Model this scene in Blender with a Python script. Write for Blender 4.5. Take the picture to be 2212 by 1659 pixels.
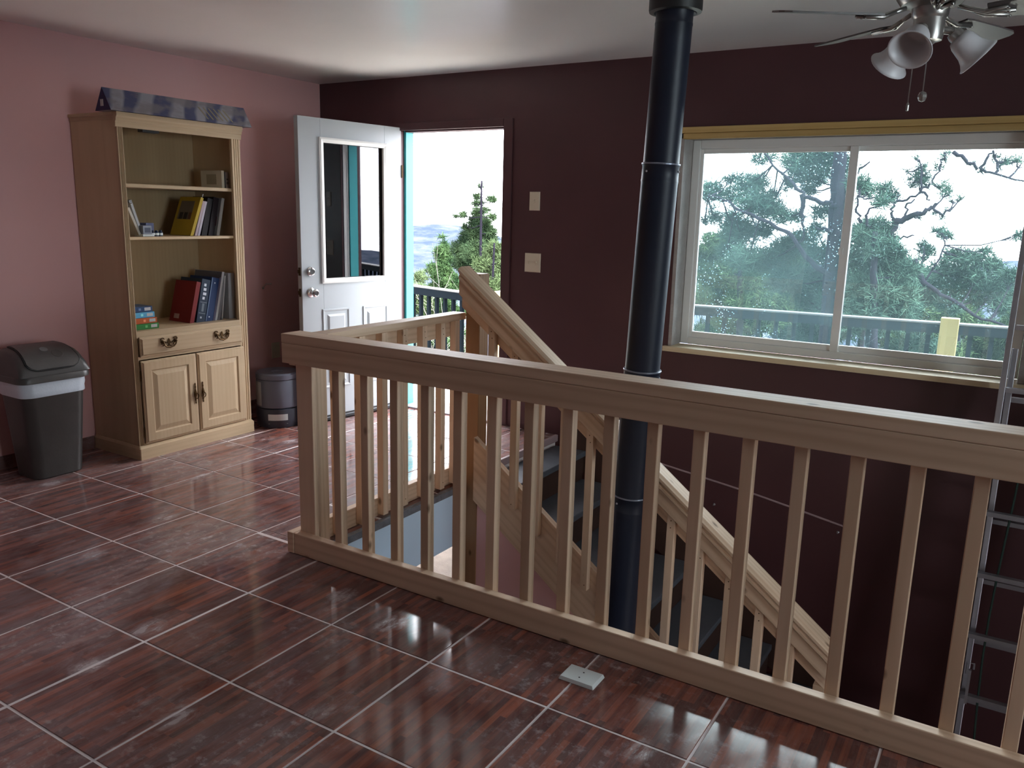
import bpy, bmesh, math, random
from math import sin, cos, pi, radians, sqrt
from mathutils import Vector, Matrix, noise as mnoise

for o in list(bpy.data.objects): bpy.data.objects.remove(o, do_unlink=True)
SC = bpy.context.scene
COL = SC.collection
random.seed(11)

# ------------------------------------------------------------------ camera
cam_d = bpy.data.cameras.new('camera'); cam = bpy.data.objects.new('camera', cam_d); COL.objects.link(cam)
_R = Vector((0.84800849, 0.52942387, 0.02433022)); _U = Vector((-0.1288424, 0.16140898, 0.97844099)); _F = Vector((-0.51408291, 0.83286103, -0.20508843))
m = Matrix.Identity(4)
for i in range(3): m[i][0], m[i][1], m[i][2] = _R[i], _U[i], -_F[i]
m.translation = (0, 0, 1.4834)
cam.matrix_world = m
cam_d.sensor_width = 36; cam_d.lens = 28.58; cam_d.clip_start = 0.05; cam_d.clip_end = 2000
SC.camera = cam

# ------------------------------------------------------------------ light, sky, exposure
SC.view_settings.view_transform = 'Standard'; SC.view_settings.look = 'None'
SC.view_settings.gamma = 1; SC.view_settings.use_curve_mapping = False
SC.view_settings.exposure = 1.45
SC.cycles.use_denoising = True
SC.cycles.max_bounces = 10; SC.cycles.diffuse_bounces = 6; SC.cycles.glossy_bounces = 5
SC.cycles.transmission_bounces = 8; SC.cycles.transparent_max_bounces = 12
SC.cycles.caustics_reflective = False; SC.cycles.caustics_refractive = False
SC.cycles.sample_clamp_indirect = 8
SKY = 6.5
W = bpy.data.worlds.new('overcast_sky'); SC.world = W; W.use_nodes = True
wn, wl = W.node_tree.nodes, W.node_tree.links
for n in list(wn): wn.remove(n)
tc = wn.new('ShaderNodeTexCoord'); nz = wn.new('ShaderNodeTexNoise'); nz.inputs['Scale'].default_value = 2.2; nz.inputs['Detail'].default_value = 4
cr = wn.new('ShaderNodeValToRGB'); cr.color_ramp.elements[0].position = .3; cr.color_ramp.elements[0].color = (.86, .90, 1, 1)
cr.color_ramp.elements[1].position = .7; cr.color_ramp.elements[1].color = (1, .98, 1, 1)
bg = wn.new('ShaderNodeBackground'); bg.inputs['Strength'].default_value = SKY; wo = wn.new('ShaderNodeOutputWorld')
wl.new(tc.outputs['Generated'], nz.inputs['Vector']); wl.new(nz.outputs['Fac'], cr.inputs['Fac']); wl.new(cr.outputs['Color'], bg.inputs['Color']); wl.new(bg.outputs[0], wo.inputs[0])

sun_d = bpy.data.lights.new('sun', 'SUN'); sun_d.energy = 16; sun_d.angle = radians(3); sun_d.color = (1, .97, .93)
sun = bpy.data.objects.new('sun', sun_d); COL.objects.link(sun)
sun.rotation_euler = Vector((-.74, .16, -.65)).to_track_quat('-Z', 'Y').to_euler()

def portal(loc, rot, sx, sy):
    d = bpy.data.lights.new('daylight_portal', 'AREA'); d.shape = 'RECTANGLE'; d.size = sx; d.size_y = sy
    d.cycles.is_portal = True
    o = bpy.data.objects.new('daylight_portal', d); o.location = loc; o.rotation_euler = rot; COL.objects.link(o)
portal((-3.5, 5.0, 1.03), (radians(-90), 0, 0), .9, 2.05)      # front door
portal((-.86, 5.0, 1.33), (radians(-90), 0, 0), 1.86, 1.28)     # picture window
portal((3.05, 2.0, 1.5), (0, radians(90), 0), 1.3, 1.9)           # side window
portal((3.05, 1.68, -.88), (0, radians(90), 0), .55, 1.2)       # basement window, unseen, added to brighten the blue fascia
portal((-3.45, 5.0, -1.45), (radians(-90), 0, 0), 1.8, 1.9)     # basement doorway

# ------------------------------------------------------------------ materials
def newmat(name):
    M = bpy.data.materials.new(name); M.use_nodes = True
    nt = M.node_tree; b = nt.nodes['Principled BSDF']
    return M, nt.nodes, nt.links, b
def mixc(n, l, f, a, b, mode='MIX'):
    x = n.new('ShaderNodeMix'); x.data_type = 'RGBA'; x.blend_type = mode
    for sock, v in ((x.inputs[0], f), (x.inputs[6], a), (x.inputs[7], b)):
        if isinstance(v, (int, float)): sock.default_value = v
        elif isinstance(v, tuple): sock.default_value = v if len(v) == 4 else v + (1,)
        else: l.new(v, sock)
    return x.outputs[2]
def math_(n, l, op, a, b=0.0, clamp=False):
    x = n.new('ShaderNodeMath'); x.operation = op; x.use_clamp = clamp
    for s, v in ((x.inputs[0], a), (x.inputs[1], b)):
        if isinstance(v, (int, float)): s.default_value = v
        else: l.new(v, s)
    return x.outputs[0]
def ramp(n, l, fac, p0, c0, p1, c1):
    r = n.new('ShaderNodeValToRGB'); e = r.color_ramp.elements
    g = lambda c: (c, c, c, 1) if isinstance(c, (int, float)) else c + (1,)
    e[0].position, e[0].color, e[1].position, e[1].color = p0, g(c0), p1, g(c1)
    l.new(fac, r.inputs['Fac']); return r.outputs['Color']
def noise(n, l, vec, scale, detail=3, rough=.5, dist=0):
    x = n.new('ShaderNodeTexNoise'); x.inputs['Scale'].default_value = scale; x.inputs['Detail'].default_value = detail
    x.inputs['Roughness'].default_value = rough; x.inputs['Distortion'].default_value = dist
    if vec is not None: l.new(vec, x.inputs['Vector'])
    return x.outputs['Fac']
def mapping(n, l, vec, scale=(1, 1, 1), rot=(0, 0, 0), loc=(0, 0, 0)):
    x = n.new('ShaderNodeMapping'); x.inputs['Scale'].default_value = scale; x.inputs['Rotation'].default_value = rot; x.inputs['Location'].default_value = loc
    l.new(vec, x.inputs['Vector']); return x.outputs['Vector']
def bump(n, l, b, h, strength, dist=.01):
    x = n.new('ShaderNodeBump'); x.inputs['Strength'].default_value = strength; x.inputs['Distance'].default_value = dist
    l.new(h, x.inputs['Height']); l.new(x.outputs['Normal'], b.inputs['Normal'])
def pos(n): return n.new('ShaderNodeNewGeometry').outputs['Position']

def plain(name, col, rough=.5, metal=0., var=.12, scale=9., bmp=0., spec=.5, coat=0.):
    M, n, l, b = newmat(name); f = noise(n, l, pos(n), scale, 4)
    c = mixc(n, l, f, tuple(x * (1 - var) for x in col), tuple(min(1, x * (1 + var)) for x in col))
    l.new(c, b.inputs['Base Color']); b.inputs['Roughness'].default_value = rough; b.inputs['Metallic'].default_value = metal
    b.inputs['Specular IOR Level'].default_value = spec; b.inputs['Coat Weight'].default_value = coat
    if bmp: bump(n, l, b, noise(n, l, pos(n), scale * 8, 3), bmp)
    return M
def wood(name, axis, light=(.74, .555, .405), dark=(.44, .27, .165), rough=.55, knots=True, slope=0., grain=1.):
    M, n, l, b = newmat(name)
    oi = n.new('ShaderNodeObjectInfo'); p = pos(n)
    off = math_(n, l, 'MULTIPLY', oi.outputs['Random'], 31.0)
    cb = n.new('ShaderNodeCombineXYZ'); l.new(off, cb.inputs[0]); l.new(off, cb.inputs[1]); l.new(off, cb.inputs[2])
    rot = mapping(n, l, p, rot=(0, slope, 0))
    ad = n.new('ShaderNodeVectorMath'); ad.operation = 'ADD'; l.new(rot, ad.inputs[0]); l.new(cb.outputs[0], ad.inputs[1])
    s = [11., 11., 11.]; s['xyz'.index(axis)] = .9
    v = mapping(n, l, ad.outputs[0], scale=tuple(s))
    f1 = noise(n, l, v, 1.1, 3, .5, .6)
    wv = n.new('ShaderNodeTexWave'); wv.wave_type = 'RINGS'; wv.inputs['Scale'].default_value = 1.1; wv.inputs['Distortion'].default_value = 6.5; wv.inputs['Detail'].default_value = 2; wv.inputs['Detail Scale'].default_value = .6
    l.new(v, wv.inputs['Vector'])
    fine = noise(n, l, v, 7, 2)
    c = mixc(n, l, ramp(n, l, f1, .3, 0., .7, 1.), tuple(.6 * a + .4 * d for a, d in zip(light, dark)), light)
    c = mixc(n, l, math_(n, l, 'MULTIPLY', math_(n, l, 'POWER', wv.outputs['Fac'], 2.0), .36 * grain), c, dark)
    c = mixc(n, l, math_(n, l, 'MULTIPLY', fine, .22 * grain), c, dark)
    rnd = math_(n, l, 'MULTIPLY_ADD', oi.outputs['Random'], .28); n[-1].inputs[2].default_value = .86
    rr = n.new('ShaderNodeCombineColor'); [l.new(rnd, rr.inputs[i]) for i in range(3)]
    c = mixc(n, l, 1., c, rr.outputs[0], 'MULTIPLY')
    if knots:
        sk = [9., 9., 9.]; sk['xyz'.index(axis)] = 5.
        vo = n.new('ShaderNodeTexVoronoi'); vo.inputs['Scale'].default_value = 1; vo.inputs['Randomness'].default_value = 1
        l.new(mapping(n, l, ad.outputs[0], scale=tuple(sk)), vo.inputs['Vector'])
        k = ramp(n, l, vo.outputs['Distance'], .05, 1., .125, 0.)
        c = mixc(n, l, math_(n, l, 'MULTIPLY', k, .8), c, (.10, .045, .018))
    l.new(c, b.inputs['Base Color']); b.inputs['Roughness'].default_value = rough; b.inputs['Specular IOR Level'].default_value = .3
    bump(n, l, b, fine, .15, .002)
    return M
def tile_mat():
    M, n, l, b = newmat('wood_print_tile')
    p = pos(n); oi = n.new('ShaderNodeObjectInfo')
    sx = n.new('ShaderNodeSeparateXYZ'); l.new(p, sx.inputs[0]); cx = n.new('ShaderNodeCombineXYZ')
    sh = math_(n, l, 'MULTIPLY', oi.outputs['Random'], 17.)
    l.new(math_(n, l, 'ADD', sx.outputs[1], sh), cx.inputs[0]); l.new(math_(n, l, 'ADD', sx.outputs[0], sh), cx.inputs[1])
    br = n.new('ShaderNodeTexBrick'); br.inputs['Scale'].default_value = 1; br.inputs['Brick Width'].default_value = .24; br.inputs['Row Height'].default_value = .021
    br.inputs['Mortar Size'].default_value = 0; br.inputs['Color1'].default_value = (0, 0, 0, 1); br.inputs['Color2'].default_value = (1, 1, 1, 1); br.offset = .37; br.offset_frequency = 3
    l.new(cx.outputs[0], br.inputs['Vector'])
    st = noise(n, l, mapping(n, l, cx.outputs[0], scale=(2.2, 38, 1)), 1, 4, .62); st2 = noise(n, l, mapping(n, l, cx.outputs[0], scale=(5, 160, 1)), 1, 2, .6)
    g = math_(n, l, 'ADD', math_(n, l, 'ADD', math_(n, l, 'MULTIPLY', br.outputs['Color'], .42), math_(n, l, 'MULTIPLY', st, .68)), math_(n, l, 'SUBTRACT', math_(n, l, 'MULTIPLY', st2, .24), .14))
    r = n.new('ShaderNodeValToRGB'); e = r.color_ramp.elements
    e[0].position = .16; e[0].color = (.030, .0075, .0062, 1); e[1].position = .84; e[1].color = (.31, .078, .036, 1)
    x = e.new(.48); x.color = (.105, .024, .016, 1); l.new(g, r.inputs['Fac'])
    d1 = noise(n, l, p, 1.5, 4, .6, .4); d2 = noise(n, l, mapping(n, l, p, scale=(10, 3.2, 9)), 1.4, 6, .72, 1.4); d3 = noise(n, l, p, 24, 5, .7)
    dust = math_(n, l, 'MULTIPLY', ramp(n, l, d1, .34, .22, .66, 1.), ramp(n, l, d2, .30, .22, .78, 1.))
    zone = ramp(n, l, math_(n, l, 'MULTIPLY', math_(n, l, 'ADD', sx.outputs[0], math_(n, l, 'MULTIPLY', d1, .9)), -.3333), .25, .42, .75, 1.)
    spots = math_(n, l, 'MULTIPLY', ramp(n, l, d3, .53, 0., .68, .6), ramp(n, l, d1, .45, 0., .62, 1.))
    splat = n.new('ShaderNodeTexVoronoi'); splat.inputs['Scale'].default_value = 3.1; l.new(mapping(n, l, p, scale=(1.3, .9, 1)), splat.inputs['Vector'])
    sp = math_(n, l, 'MULTIPLY', ramp(n, l, math_(n, l, 'ADD', splat.outputs['Distance'], math_(n, l, 'MULTIPLY', d3, .34)), .26, 1., .40, 0.), .7)
    sp = math_(n, l, 'MULTIPLY', sp, ramp(n, l, d2, .40, 0., .56, 1.))
    tot = math_(n, l, 'ADD', math_(n, l, 'ADD', math_(n, l, 'MULTIPLY', math_(n, l, 'MULTIPLY', dust, zone), .95), spots), sp, True)
    c = mixc(n, l, tot, r.outputs['Color'], (.40, .33, .335))
    l.new(c, b.inputs['Base Color'])
    l.new(math_(n, l, 'ADD', math_(n, l, 'MULTIPLY', ramp(n, l, d1, .40, 0., .66, 1.), .14), math_(n, l, 'ADD', math_(n, l, 'MULTIPLY', sp, .3), .07)), b.inputs['Roughness'])
    b.inputs['Specular IOR Level'].default_value = .62
    return M
def glass_mat(name, dust=.05, speck=.0, tint=(.93, .98, .98), refl=1., lowz=None):
    M = bpy.data.materials.new(name); M.use_nodes = True; n, l = M.node_tree.nodes, M.node_tree.links
    for x in list(n): n.remove(x)
    out = n.new('ShaderNodeOutputMaterial'); tr = n.new('ShaderNodeBsdfTransparent'); tr.inputs[0].default_value = tint + (1,)
    gl = n.new('ShaderNodeBsdfGlossy'); gl.inputs['Roughness'].default_value = .0
    fr = n.new('ShaderNodeFresnel'); fr.inputs['IOR'].default_value = 1.5
    mx = n.new('ShaderNodeMixShader'); l.new(math_(n, l, 'MULTIPLY', fr.outputs[0], refl, True), mx.inputs[0]); l.new(tr.outputs[0], mx.inputs[1]); l.new(gl.outputs[0], mx.inputs[2])
    tl = n.new('ShaderNodeBsdfTranslucent'); tl.inputs[0].default_value = (.55, .85, .92, 1)
    p = pos(n); f = math_(n, l, 'MULTIPLY', ramp(n, l, noise(n, l, p, 3, 5), .3, .5, .8, 1.), dust)
    if speck:
        vo = n.new('ShaderNodeTexVoronoi'); vo.inputs['Scale'].default_value = 55; l.new(p, vo.inputs['Vector'])
        k = ramp(n, l, vo.outputs['Distance'], .10, 1., .2, 0.)
        k = math_(n, l, 'MULTIPLY', k, ramp(n, l, noise(n, l, p, 4, 4), .5, 0., .62, 1.))
        f = math_(n, l, 'ADD', f, math_(n, l, 'MULTIPLY', k, speck), True)
    m2 = n.new('ShaderNodeMixShader'); l.new(f, m2.inputs[0]); l.new(mx.outputs[0], m2.inputs[1]); l.new(tl.outputs[0], m2.inputs[2])
    l.new(m2.outputs[0], out.inputs[0]); return M
def foliage_mat(name, a, bcol):
    M, n, l, b = newmat(name); f = noise(n, l, pos(n), 2.2, 3); f2 = noise(n, l, pos(n), 30, 2)
    c = mixc(n, l, ramp(n, l, math_(n, l, 'ADD', math_(n, l, 'MULTIPLY', f, .6), math_(n, l, 'MULTIPLY', f2, .4)), .35, 0., .65, 1.), a, bcol)
    l.new(c, b.inputs['Base Color']); b.inputs['Roughness'].default_value = .7; b.inputs['Specular IOR Level'].default_value = .02; return M

MT = dict(
    tile=tile_mat(),
    grout=plain('pale_pink_grout', (.74, .66, .66), .8, bmp=.1, scale=14),
    pink=plain('dusty_pink_wall_paint', (.80, .465, .455), .40, var=.05, scale=1.6, bmp=.03),
    purple=plain('dark_plum_wall_paint', (.068, .0245, .028), .45, var=.22, scale=2.2, bmp=.05),
    ceil=plain('satin_white_ceiling_paint', (.84, .84, .84), .28, var=.07, scale=1.8, bmp=.02),
    white_wall=plain('off_white_wall_paint', (.5, .46, .44), .6, var=.04),
    blue=plain('pale_blue_fascia_paint', (.60, .77, .95), .45, var=.04, scale=3),
    wx=wood('pine_grain_along_x', 'x'), wy=wood('pine_grain_along_y', 'y'), wz=wood('pine_grain_along_z', 'z'),
    wd=wood('pine_grain_along_stair', 'x', slope=-math.atan(.775)),
    wred=wood('dark_knotty_post_wood', 'z', (.40, .23, .12), (.20, .10, .05)),
    wyel=wood('raw_yellow_trim_wood', 'x', (.56, .40, .17), (.40, .25, .08)),
    wsill=wood('pale_raw_sill_wood', 'x', (.66, .55, .38), (.50, .38, .22)),
    cab=wood('pickled_oak_finish', 'z', (.56, .43, .28), (.42, .30, .175), .42, knots=False, grain=.6),
    cabx=wood('pickled_oak_finish_across', 'y', (.56, .43, .28), (.42, .30, .175), .42, knots=False, grain=.6),
    cabin=wood('bookcase_interior_veneer', 'z', (.42, .31, .18), (.32, .22, .12), .5, knots=False, grain=.5),
    brass=plain('antique_dark_brass', (.09, .05, .02), .4, .9, .3, 60),
    white=plain('white_vinyl', (.82, .82, .80), .4, var=.05, scale=5),
    door=plain('white_steel_door_paint', (.42, .45, .475), .38, var=.03, scale=3),
    teal=plain('turquoise_exterior_paint', (.055, .46, .50), .5, var=.06),
    chrome=plain('polished_chrome', (.75, .75, .76), .12, 1., .03),
    alu=plain('brushed_aluminium', (.40, .39, .42), .42, .7, .12, 30),
    black=plain('matt_black_stovepipe', (.012, .015, .028), .42, .0, .25, 4, spec=.3),
    blackp=plain('black_plastic', (.012, .012, .013), .5),
    darkrail=plain('dark_grey_deck_rail_paint', (.0035, .0055, .0075), .9, spec=.015),
    deck=wood('weathered_deck_board', 'x', (.62, .58, .52), (.48, .44, .38), .8, knots=False),
    tread=plain('slate_grey_tread_paint', (.085, .092, .11), .45, var=.25, scale=7, bmp=.1),
    riser=plain('dark_brown_riser', (.045, .020, .014), .6, var=.3, scale=10),
    plate=plain('almond_plastic', (.60, .52, .40), .45, var=.03),
    ivory=plain('white_plastic', (.66, .70, .70), .4, var=.04),
    bin=plain('charcoal_bin_plastic', (.056, .052, .050), .42, var=.2, scale=12, bmp=.05),
    lid=plain('grey_bin_lid_plastic', (.074, .071, .069), .38, var=.25, scale=14, bmp=.05),
    bag=plain('white_bin_liner', (.66, .76, .86), .35, var=.1, scale=10, bmp=.1),
    greyplas=plain('grey_blue_plastic', (.135, .14, .185), .45, var=.08),
    darkplas=plain('dark_grey_blue_plastic', (.045, .050, .070), .4, var=.1),
    paper=plain('pale_label_paper', (.42, .42, .42), .7, var=.08),
    plaster=plain('bare_plaster_reveal', (.36, .33, .31), .9, var=.25, scale=12, bmp=.4),
    dirt=plain('tan_dirt', (.40, .33, .26), .95, var=.3, scale=10, bmp=.4),
    lowfloor=plain('dark_lower_floor', (.07, .045, .035), .6),
    yard=plain('packed_tan_yard_dirt', (.17, .14, .115), .95, var=.45, scale=9, bmp=.4),
    rail_cap=plain('glossy_dark_rail_cap', (.008, .011, .014), .45, spec=.5),
    post_yel=wood('treated_yellow_post_wood', 'z', (.075, .066, .023), (.05, .04, .014)),
    ring=plain('bare_steel_pipe_edge', (.22, .24, .30), .35, .6),
    caulk=plain('smeared_grey_caulk', (.15, .15, .17), .7, var=.5, scale=30, bmp=.3),
    bark=plain('grey_brown_bark', (.0065, .006, .0095), .95, var=.4, scale=18, bmp=.5, spec=.03),
    twig=plain('pale_dry_twigs', (.12, .115, .11), .95, var=.35, scale=9, spec=.03),
    pine=foliage_mat('pine_needles', (.008, .018, .010), (.036, .058, .027)),
    pine2=foliage_mat('blue_green_pine_needles', (.007, .018, .015), (.030, .056, .042)),
    pine3=foliage_mat('yellow_green_pine_needles', (.019, .032, .013), (.052, .074, .035)),
    spruce=foliage_mat('spruce_needles', (.011, .028, .013), (.045, .078, .030)),
    nickel=plain('brushed_nickel', (.36, .34, .32), .3, .85, .1, 20),
    blade=plain('walnut_fan_blade', (.075, .060, .058), .45, var=.15),
    shade=plain('frosted_white_glass', (.62, .60, .62), .35, var=.05),
    strip=plain('pale_pink_caulk', (.34, .24, .25), .6),
    rope=plain('dark_green_rope', (.012, .035, .026), .8),
    wglass=glass_mat('dusty_window_glass', .024, .5, (.84, .92, .93)), wglass2=glass_mat('clear_window_glass', .016, .12, (.88, .94, .94)),
    dglass=glass_mat('dark_reflective_door_glass', 0, 0, (.16, .17, .20), 2.6),
)
def solid(name, col, rough=.5): return plain(name, col, rough, var=.08, scale=20, spec=.25)

# ------------------------------------------------------------------ mesh helpers
class MB:
    def __init__(s): s.v, s.f = [], []
    def add(s, vs, fs):
        k = len(s.v); s.v += [tuple(v) for v in vs]; s.f += [tuple(i + k for i in f) for f in fs]; return s
    def box(s, lo, hi, M=None):
        x0, y0, z0 = lo; x1, y1, z1 = hi
        vs = [Vector(p) for p in ((x0, y0, z0), (x1, y0, z0), (x1, y1, z0), (x0, y1, z0), (x0, y0, z1), (x1, y0, z1), (x1, y1, z1), (x0, y1, z1))]
        if M is not None: vs = [M @ v for v in vs]
        return s.add(vs, [(0, 3, 2, 1), (4, 5, 6, 7), (0, 1, 5, 4), (1, 2, 6, 5), (2, 3, 7, 6), (3, 0, 4, 7)])
    def frustum(s, lo0, hi0, z0, lo1, hi1, z1, M=None):      # rectangle to rectangle
        vs = [(lo0[0], lo0[1], z0), (hi0[0], lo0[1], z0), (hi0[0], hi0[1], z0), (lo0[0], hi0[1], z0), (lo1[0], lo1[1], z1), (hi1[0], lo1[1], z1), (hi1[0], hi1[1], z1), (lo1[0], hi1[1], z1)]
        vs = [Vector(v) for v in vs]
        if M is not None: vs = [M @ v for v in vs]
        return s.add(vs, [(0, 3, 2, 1), (4, 5, 6, 7), (0, 1, 5, 4), (1, 2, 6, 5), (2, 3, 7, 6), (3, 0, 4, 7)])
    def prism(s, poly, vec):
        n = len(poly); P = [Vector(p) for p in poly]; Q = [p + Vector(vec) for p in P]
        fs = [tuple(range(n - 1, -1, -1)), tuple(range(n, 2 * n))] + [(i, (i + 1) % n, n + (i + 1) % n, n + i) for i in range(n)]
        return s.add(P + Q, fs)
    def tube(s, pts, r, n=8, caps=True):
        pts = [Vector(p) for p in pts]; rs = r if isinstance(r, (list, tuple)) else [r] * len(pts)
        vs, fs = [], []; ref = None
        for i, p in enumerate(pts):
            t = (pts[min(i + 1, len(pts) - 1)] - pts[max(i - 1, 0)]).normalized()
            if ref is None: ref = Vector((0, 0, 1)) if abs(t.z) < .9 else Vector((1, 0, 0))
            a = (ref - t * ref.dot(t)).normalized(); ref = a; b = t.cross(a)
            for k in range(n):
                th = 2 * pi * k / n; vs.append(p + (a * cos(th) + b * sin(th)) * rs[i])
        for i in range(len(pts) - 1):
            for k in range(n): fs.append((i * n + k, i * n + (k + 1) % n, (i + 1) * n + (k + 1) % n, (i + 1) * n + k))
        if caps: fs += [tuple(range(n - 1, -1, -1)), tuple(range((len(pts) - 1) * n, len(pts) * n))]
        return s.add(vs, fs)
    def lathe(s, prof, origin, axis=(0, 0, 1), n=24):
        ax = Vector(axis).normalized(); o = Vector(origin); ref = Vector((1, 0, 0)) if abs(ax.x) < .9 else Vector((0, 1, 0))
        a = (ref - ax * ref.dot(ax)).normalized(); b = ax.cross(a); vs, fs = [], []
        for r, h in prof:
            for k in range(n):
                th = 2 * pi * k / n; vs.append(o + ax * h + (a * cos(th) + b * sin(th)) * max(r, 1e-4))
        for i in range(len(prof) - 1):
            for k in range(n): fs.append((i * n + k, i * n + (k + 1) % n, (i + 1) * n + (k + 1) % n, (i + 1) * n + k))
        if prof[0][0] < 2e-4 or True: fs.append(tuple(range(n - 1, -1, -1)))
        fs.append(tuple(range((len(prof) - 1) * n, len(prof) * n)))
        return s.add(vs, fs)
    def loft(s, rings, cap0=True, cap1=True):
        n = len(rings[0]); vs = [Vector(p) for r in rings for p in r]; fs = []
        for i in range(len(rings) - 1):
            for k in range(n): fs.append((i * n + k, i * n + (k + 1) % n, (i + 1) * n + (k + 1) % n, (i + 1) * n + k))
        if cap0: fs.append(tuple(range(n - 1, -1, -1)))
        if cap1: fs.append(tuple(range((len(rings) - 1) * n, len(rings) * n)))
        return s.add(vs, fs)
OFF = {}
def mesh_of(name, mb, off=(0, 0, 0), smooth=False):
    me = bpy.data.meshes.new(name); o = Vector(off)
    me.from_pydata([tuple(Vector(v) - o) for v in mb.v], [], mb.f); me.update()
    bm = bmesh.new(); bm.from_mesh(me); bmesh.ops.recalc_face_normals(bm, faces=bm.faces); bm.to_mesh(me); bm.free()
    if smooth:
        for p in me.polygons: p.use_smooth = True
    return me
def build(name, mb, mat, parent=None, smooth=False, bevel=0., label=None, auto=None, base=None):
    off = OFF[parent.name] if parent is not None else Vector(base if base is not None else (0, 0, 0))
    me = mesh_of(name, mb, off, smooth or auto is not None)
    me.materials.append(MT[mat] if isinstance(mat, str) else mat)
    o = bpy.data.objects.new(name, me); COL.objects.link(o); OFF[o.name] = off
    if parent is not None: o.parent = parent
    elif base is not None: o.location = base
    if bevel:
        b = o.modifiers.new('edge', 'BEVEL'); b.width = bevel; b.segments = 2; b.limit_method = 'ANGLE'; b.angle_limit = radians(40)
    if auto is not None:
        bm = bmesh.new(); bm.from_mesh(me)
        for e in bm.edges:
            if len(e.link_faces) == 2 and e.calc_face_angle(0) > auto: e.smooth = False
        bm.to_mesh(me); bm.free()
    if label: o['label'] = label
    return o
def thing(name, label, cat, loc=(0, 0, 0), group=None):
    o = bpy.data.objects.new(name, None); o.empty_display_size = .1; o.location = loc; COL.objects.link(o); OFF[o.name] = Vector(loc)
    o['label'] = label; o['category'] = cat
    if group: o['group'] = group
    return o
def setting(name, loc=(0, 0, 0)):
    o = bpy.data.objects.new(name, None); o.empty_display_size = .1; o.location = loc; COL.objects.link(o); OFF[o.name] = Vector(loc); o['kind'] = 'structure'; return o
def struct(name, mb, mat, **k):
    o = build(name, mb, mat, **k)
    if o.parent is None: o['kind'] = 'structure'
    return o
def tag(o, label, cat, group=None):
    o['label'] = label; o['category'] = cat
    if group: o['group'] = group
    return o
def place(proto, name, delta, parent):                       # a copy of a part, moved
    c = proto.copy(); c.name = name; COL.objects.link(c); c.parent = parent; c.location = proto.location + Vector(delta); OFF[c.name] = OFF[parent.name]; return c
def rounded_rect(cx, cy, hx, hy, r, z, n=5):
    out = []
    for qx, qy, a0 in ((1, 1, 0), (-1, 1, 90), (-1, -1, 180), (1, -1, 270)):
        for i in range(n):
            a = radians(a0 + 90 * i / (n - 1)); out.append((cx + qx * (hx - r) + r * cos(a), cy + qy * (hy - r) + r * sin(a), z))
    return out
def grid_wall(holes, us, vs, fn, thick):
    """wall panel with rectangular holes; fn(u, v, d) -> point; d 0..thick"""
    U = sorted(set(list(us) + [h[i] for h in holes for i in (0, 1)])); V = sorted(set(list(vs) + [h[i] for h in holes for i in (2, 3)]))
    inside = lambda i, j: 0 <= i < len(U) - 1 and 0 <= j < len(V) - 1 and not any(h[0] - 1e-6 <= U[i] and U[i + 1] <= h[1] + 1e-6 and h[2] - 1e-6 <= V[j] and V[j + 1] <= h[3] + 1e-6 for h in holes)
    mb = MB()
    for i in range(len(U) - 1):
        for j in range(len(V) - 1):
            if not inside(i, j): continue
            q = [(U[i], V[j]), (U[i + 1], V[j]), (U[i + 1], V[j + 1]), (U[i], V[j + 1])]
            mb.add([fn(u, v, 0) for u, v in q], [(0, 1, 2, 3)]); mb.add([fn(u, v, thick) for u, v in q], [(3, 2, 1, 0)])
            for (a, b, di, dj) in ((0, 1, 0, -1), (1, 2, 1, 0), (2, 3, 0, 1), (3, 0, -1, 0)):
                if not inside(i + di, j + dj):
                    mb.add([fn(*q[a], 0), fn(*q[b], 0), fn(*q[b], thick), fn(*q[a], thick)], [(0, 1, 2, 3)])
    return mb
def weld(o):
    bm = bmesh.new(); bm.from_mesh(o.data); bmesh.ops.remove_doubles(bm, verts=bm.verts, dist=1e-5); bmesh.ops.recalc_face_normals(bm, faces=bm.faces); bm.to_mesh(o.data); bm.free()

# ================================================================== THE SETTING
XP, YP, ZC, XR, YB, ZB = -4.747, 4.776, 2.417, 2.9, -2.45, -1.68
WT = .20
ZF = -.0018                                   # top of the slab: the tiles stand on it
w = struct('wall_left', grid_wall([], (YB, YP + WT), (ZB, ZC), lambda u, v, d: (XP - d, u, v), .14), 'pink'); weld(w)
w = struct('wall_far', grid_wall([(-4.0, -2.99, -.02, 2.06), (-1.815, .085, .695, 1.99), (-4.4, -2.62, ZB + .02, -.5)], (XP, XR), (ZB, ZC), lambda u, v, d: (u, YP + d, v), WT), 'purple'); weld(w)
w = struct('wall_right', grid_wall([(1.1, 2.9, .85, 2.1), (1.08, 2.28, -1.15, -.6)], (YB, YP), (ZB, ZC), lambda u, v, d: (XR + d, u, v), .12), 'white_wall'); weld(w)
w = struct('wall_back', grid_wall([], (XP, XR), (ZB, ZC), lambda u, v, d: (u, YB - d, v), .12), 'white_wall'); weld(w)
struct('ceiling', MB().box((XP - .14, YB - .12, ZC), (XR + .12, YP + WT, ZC + .15)), 'ceil')
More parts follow.
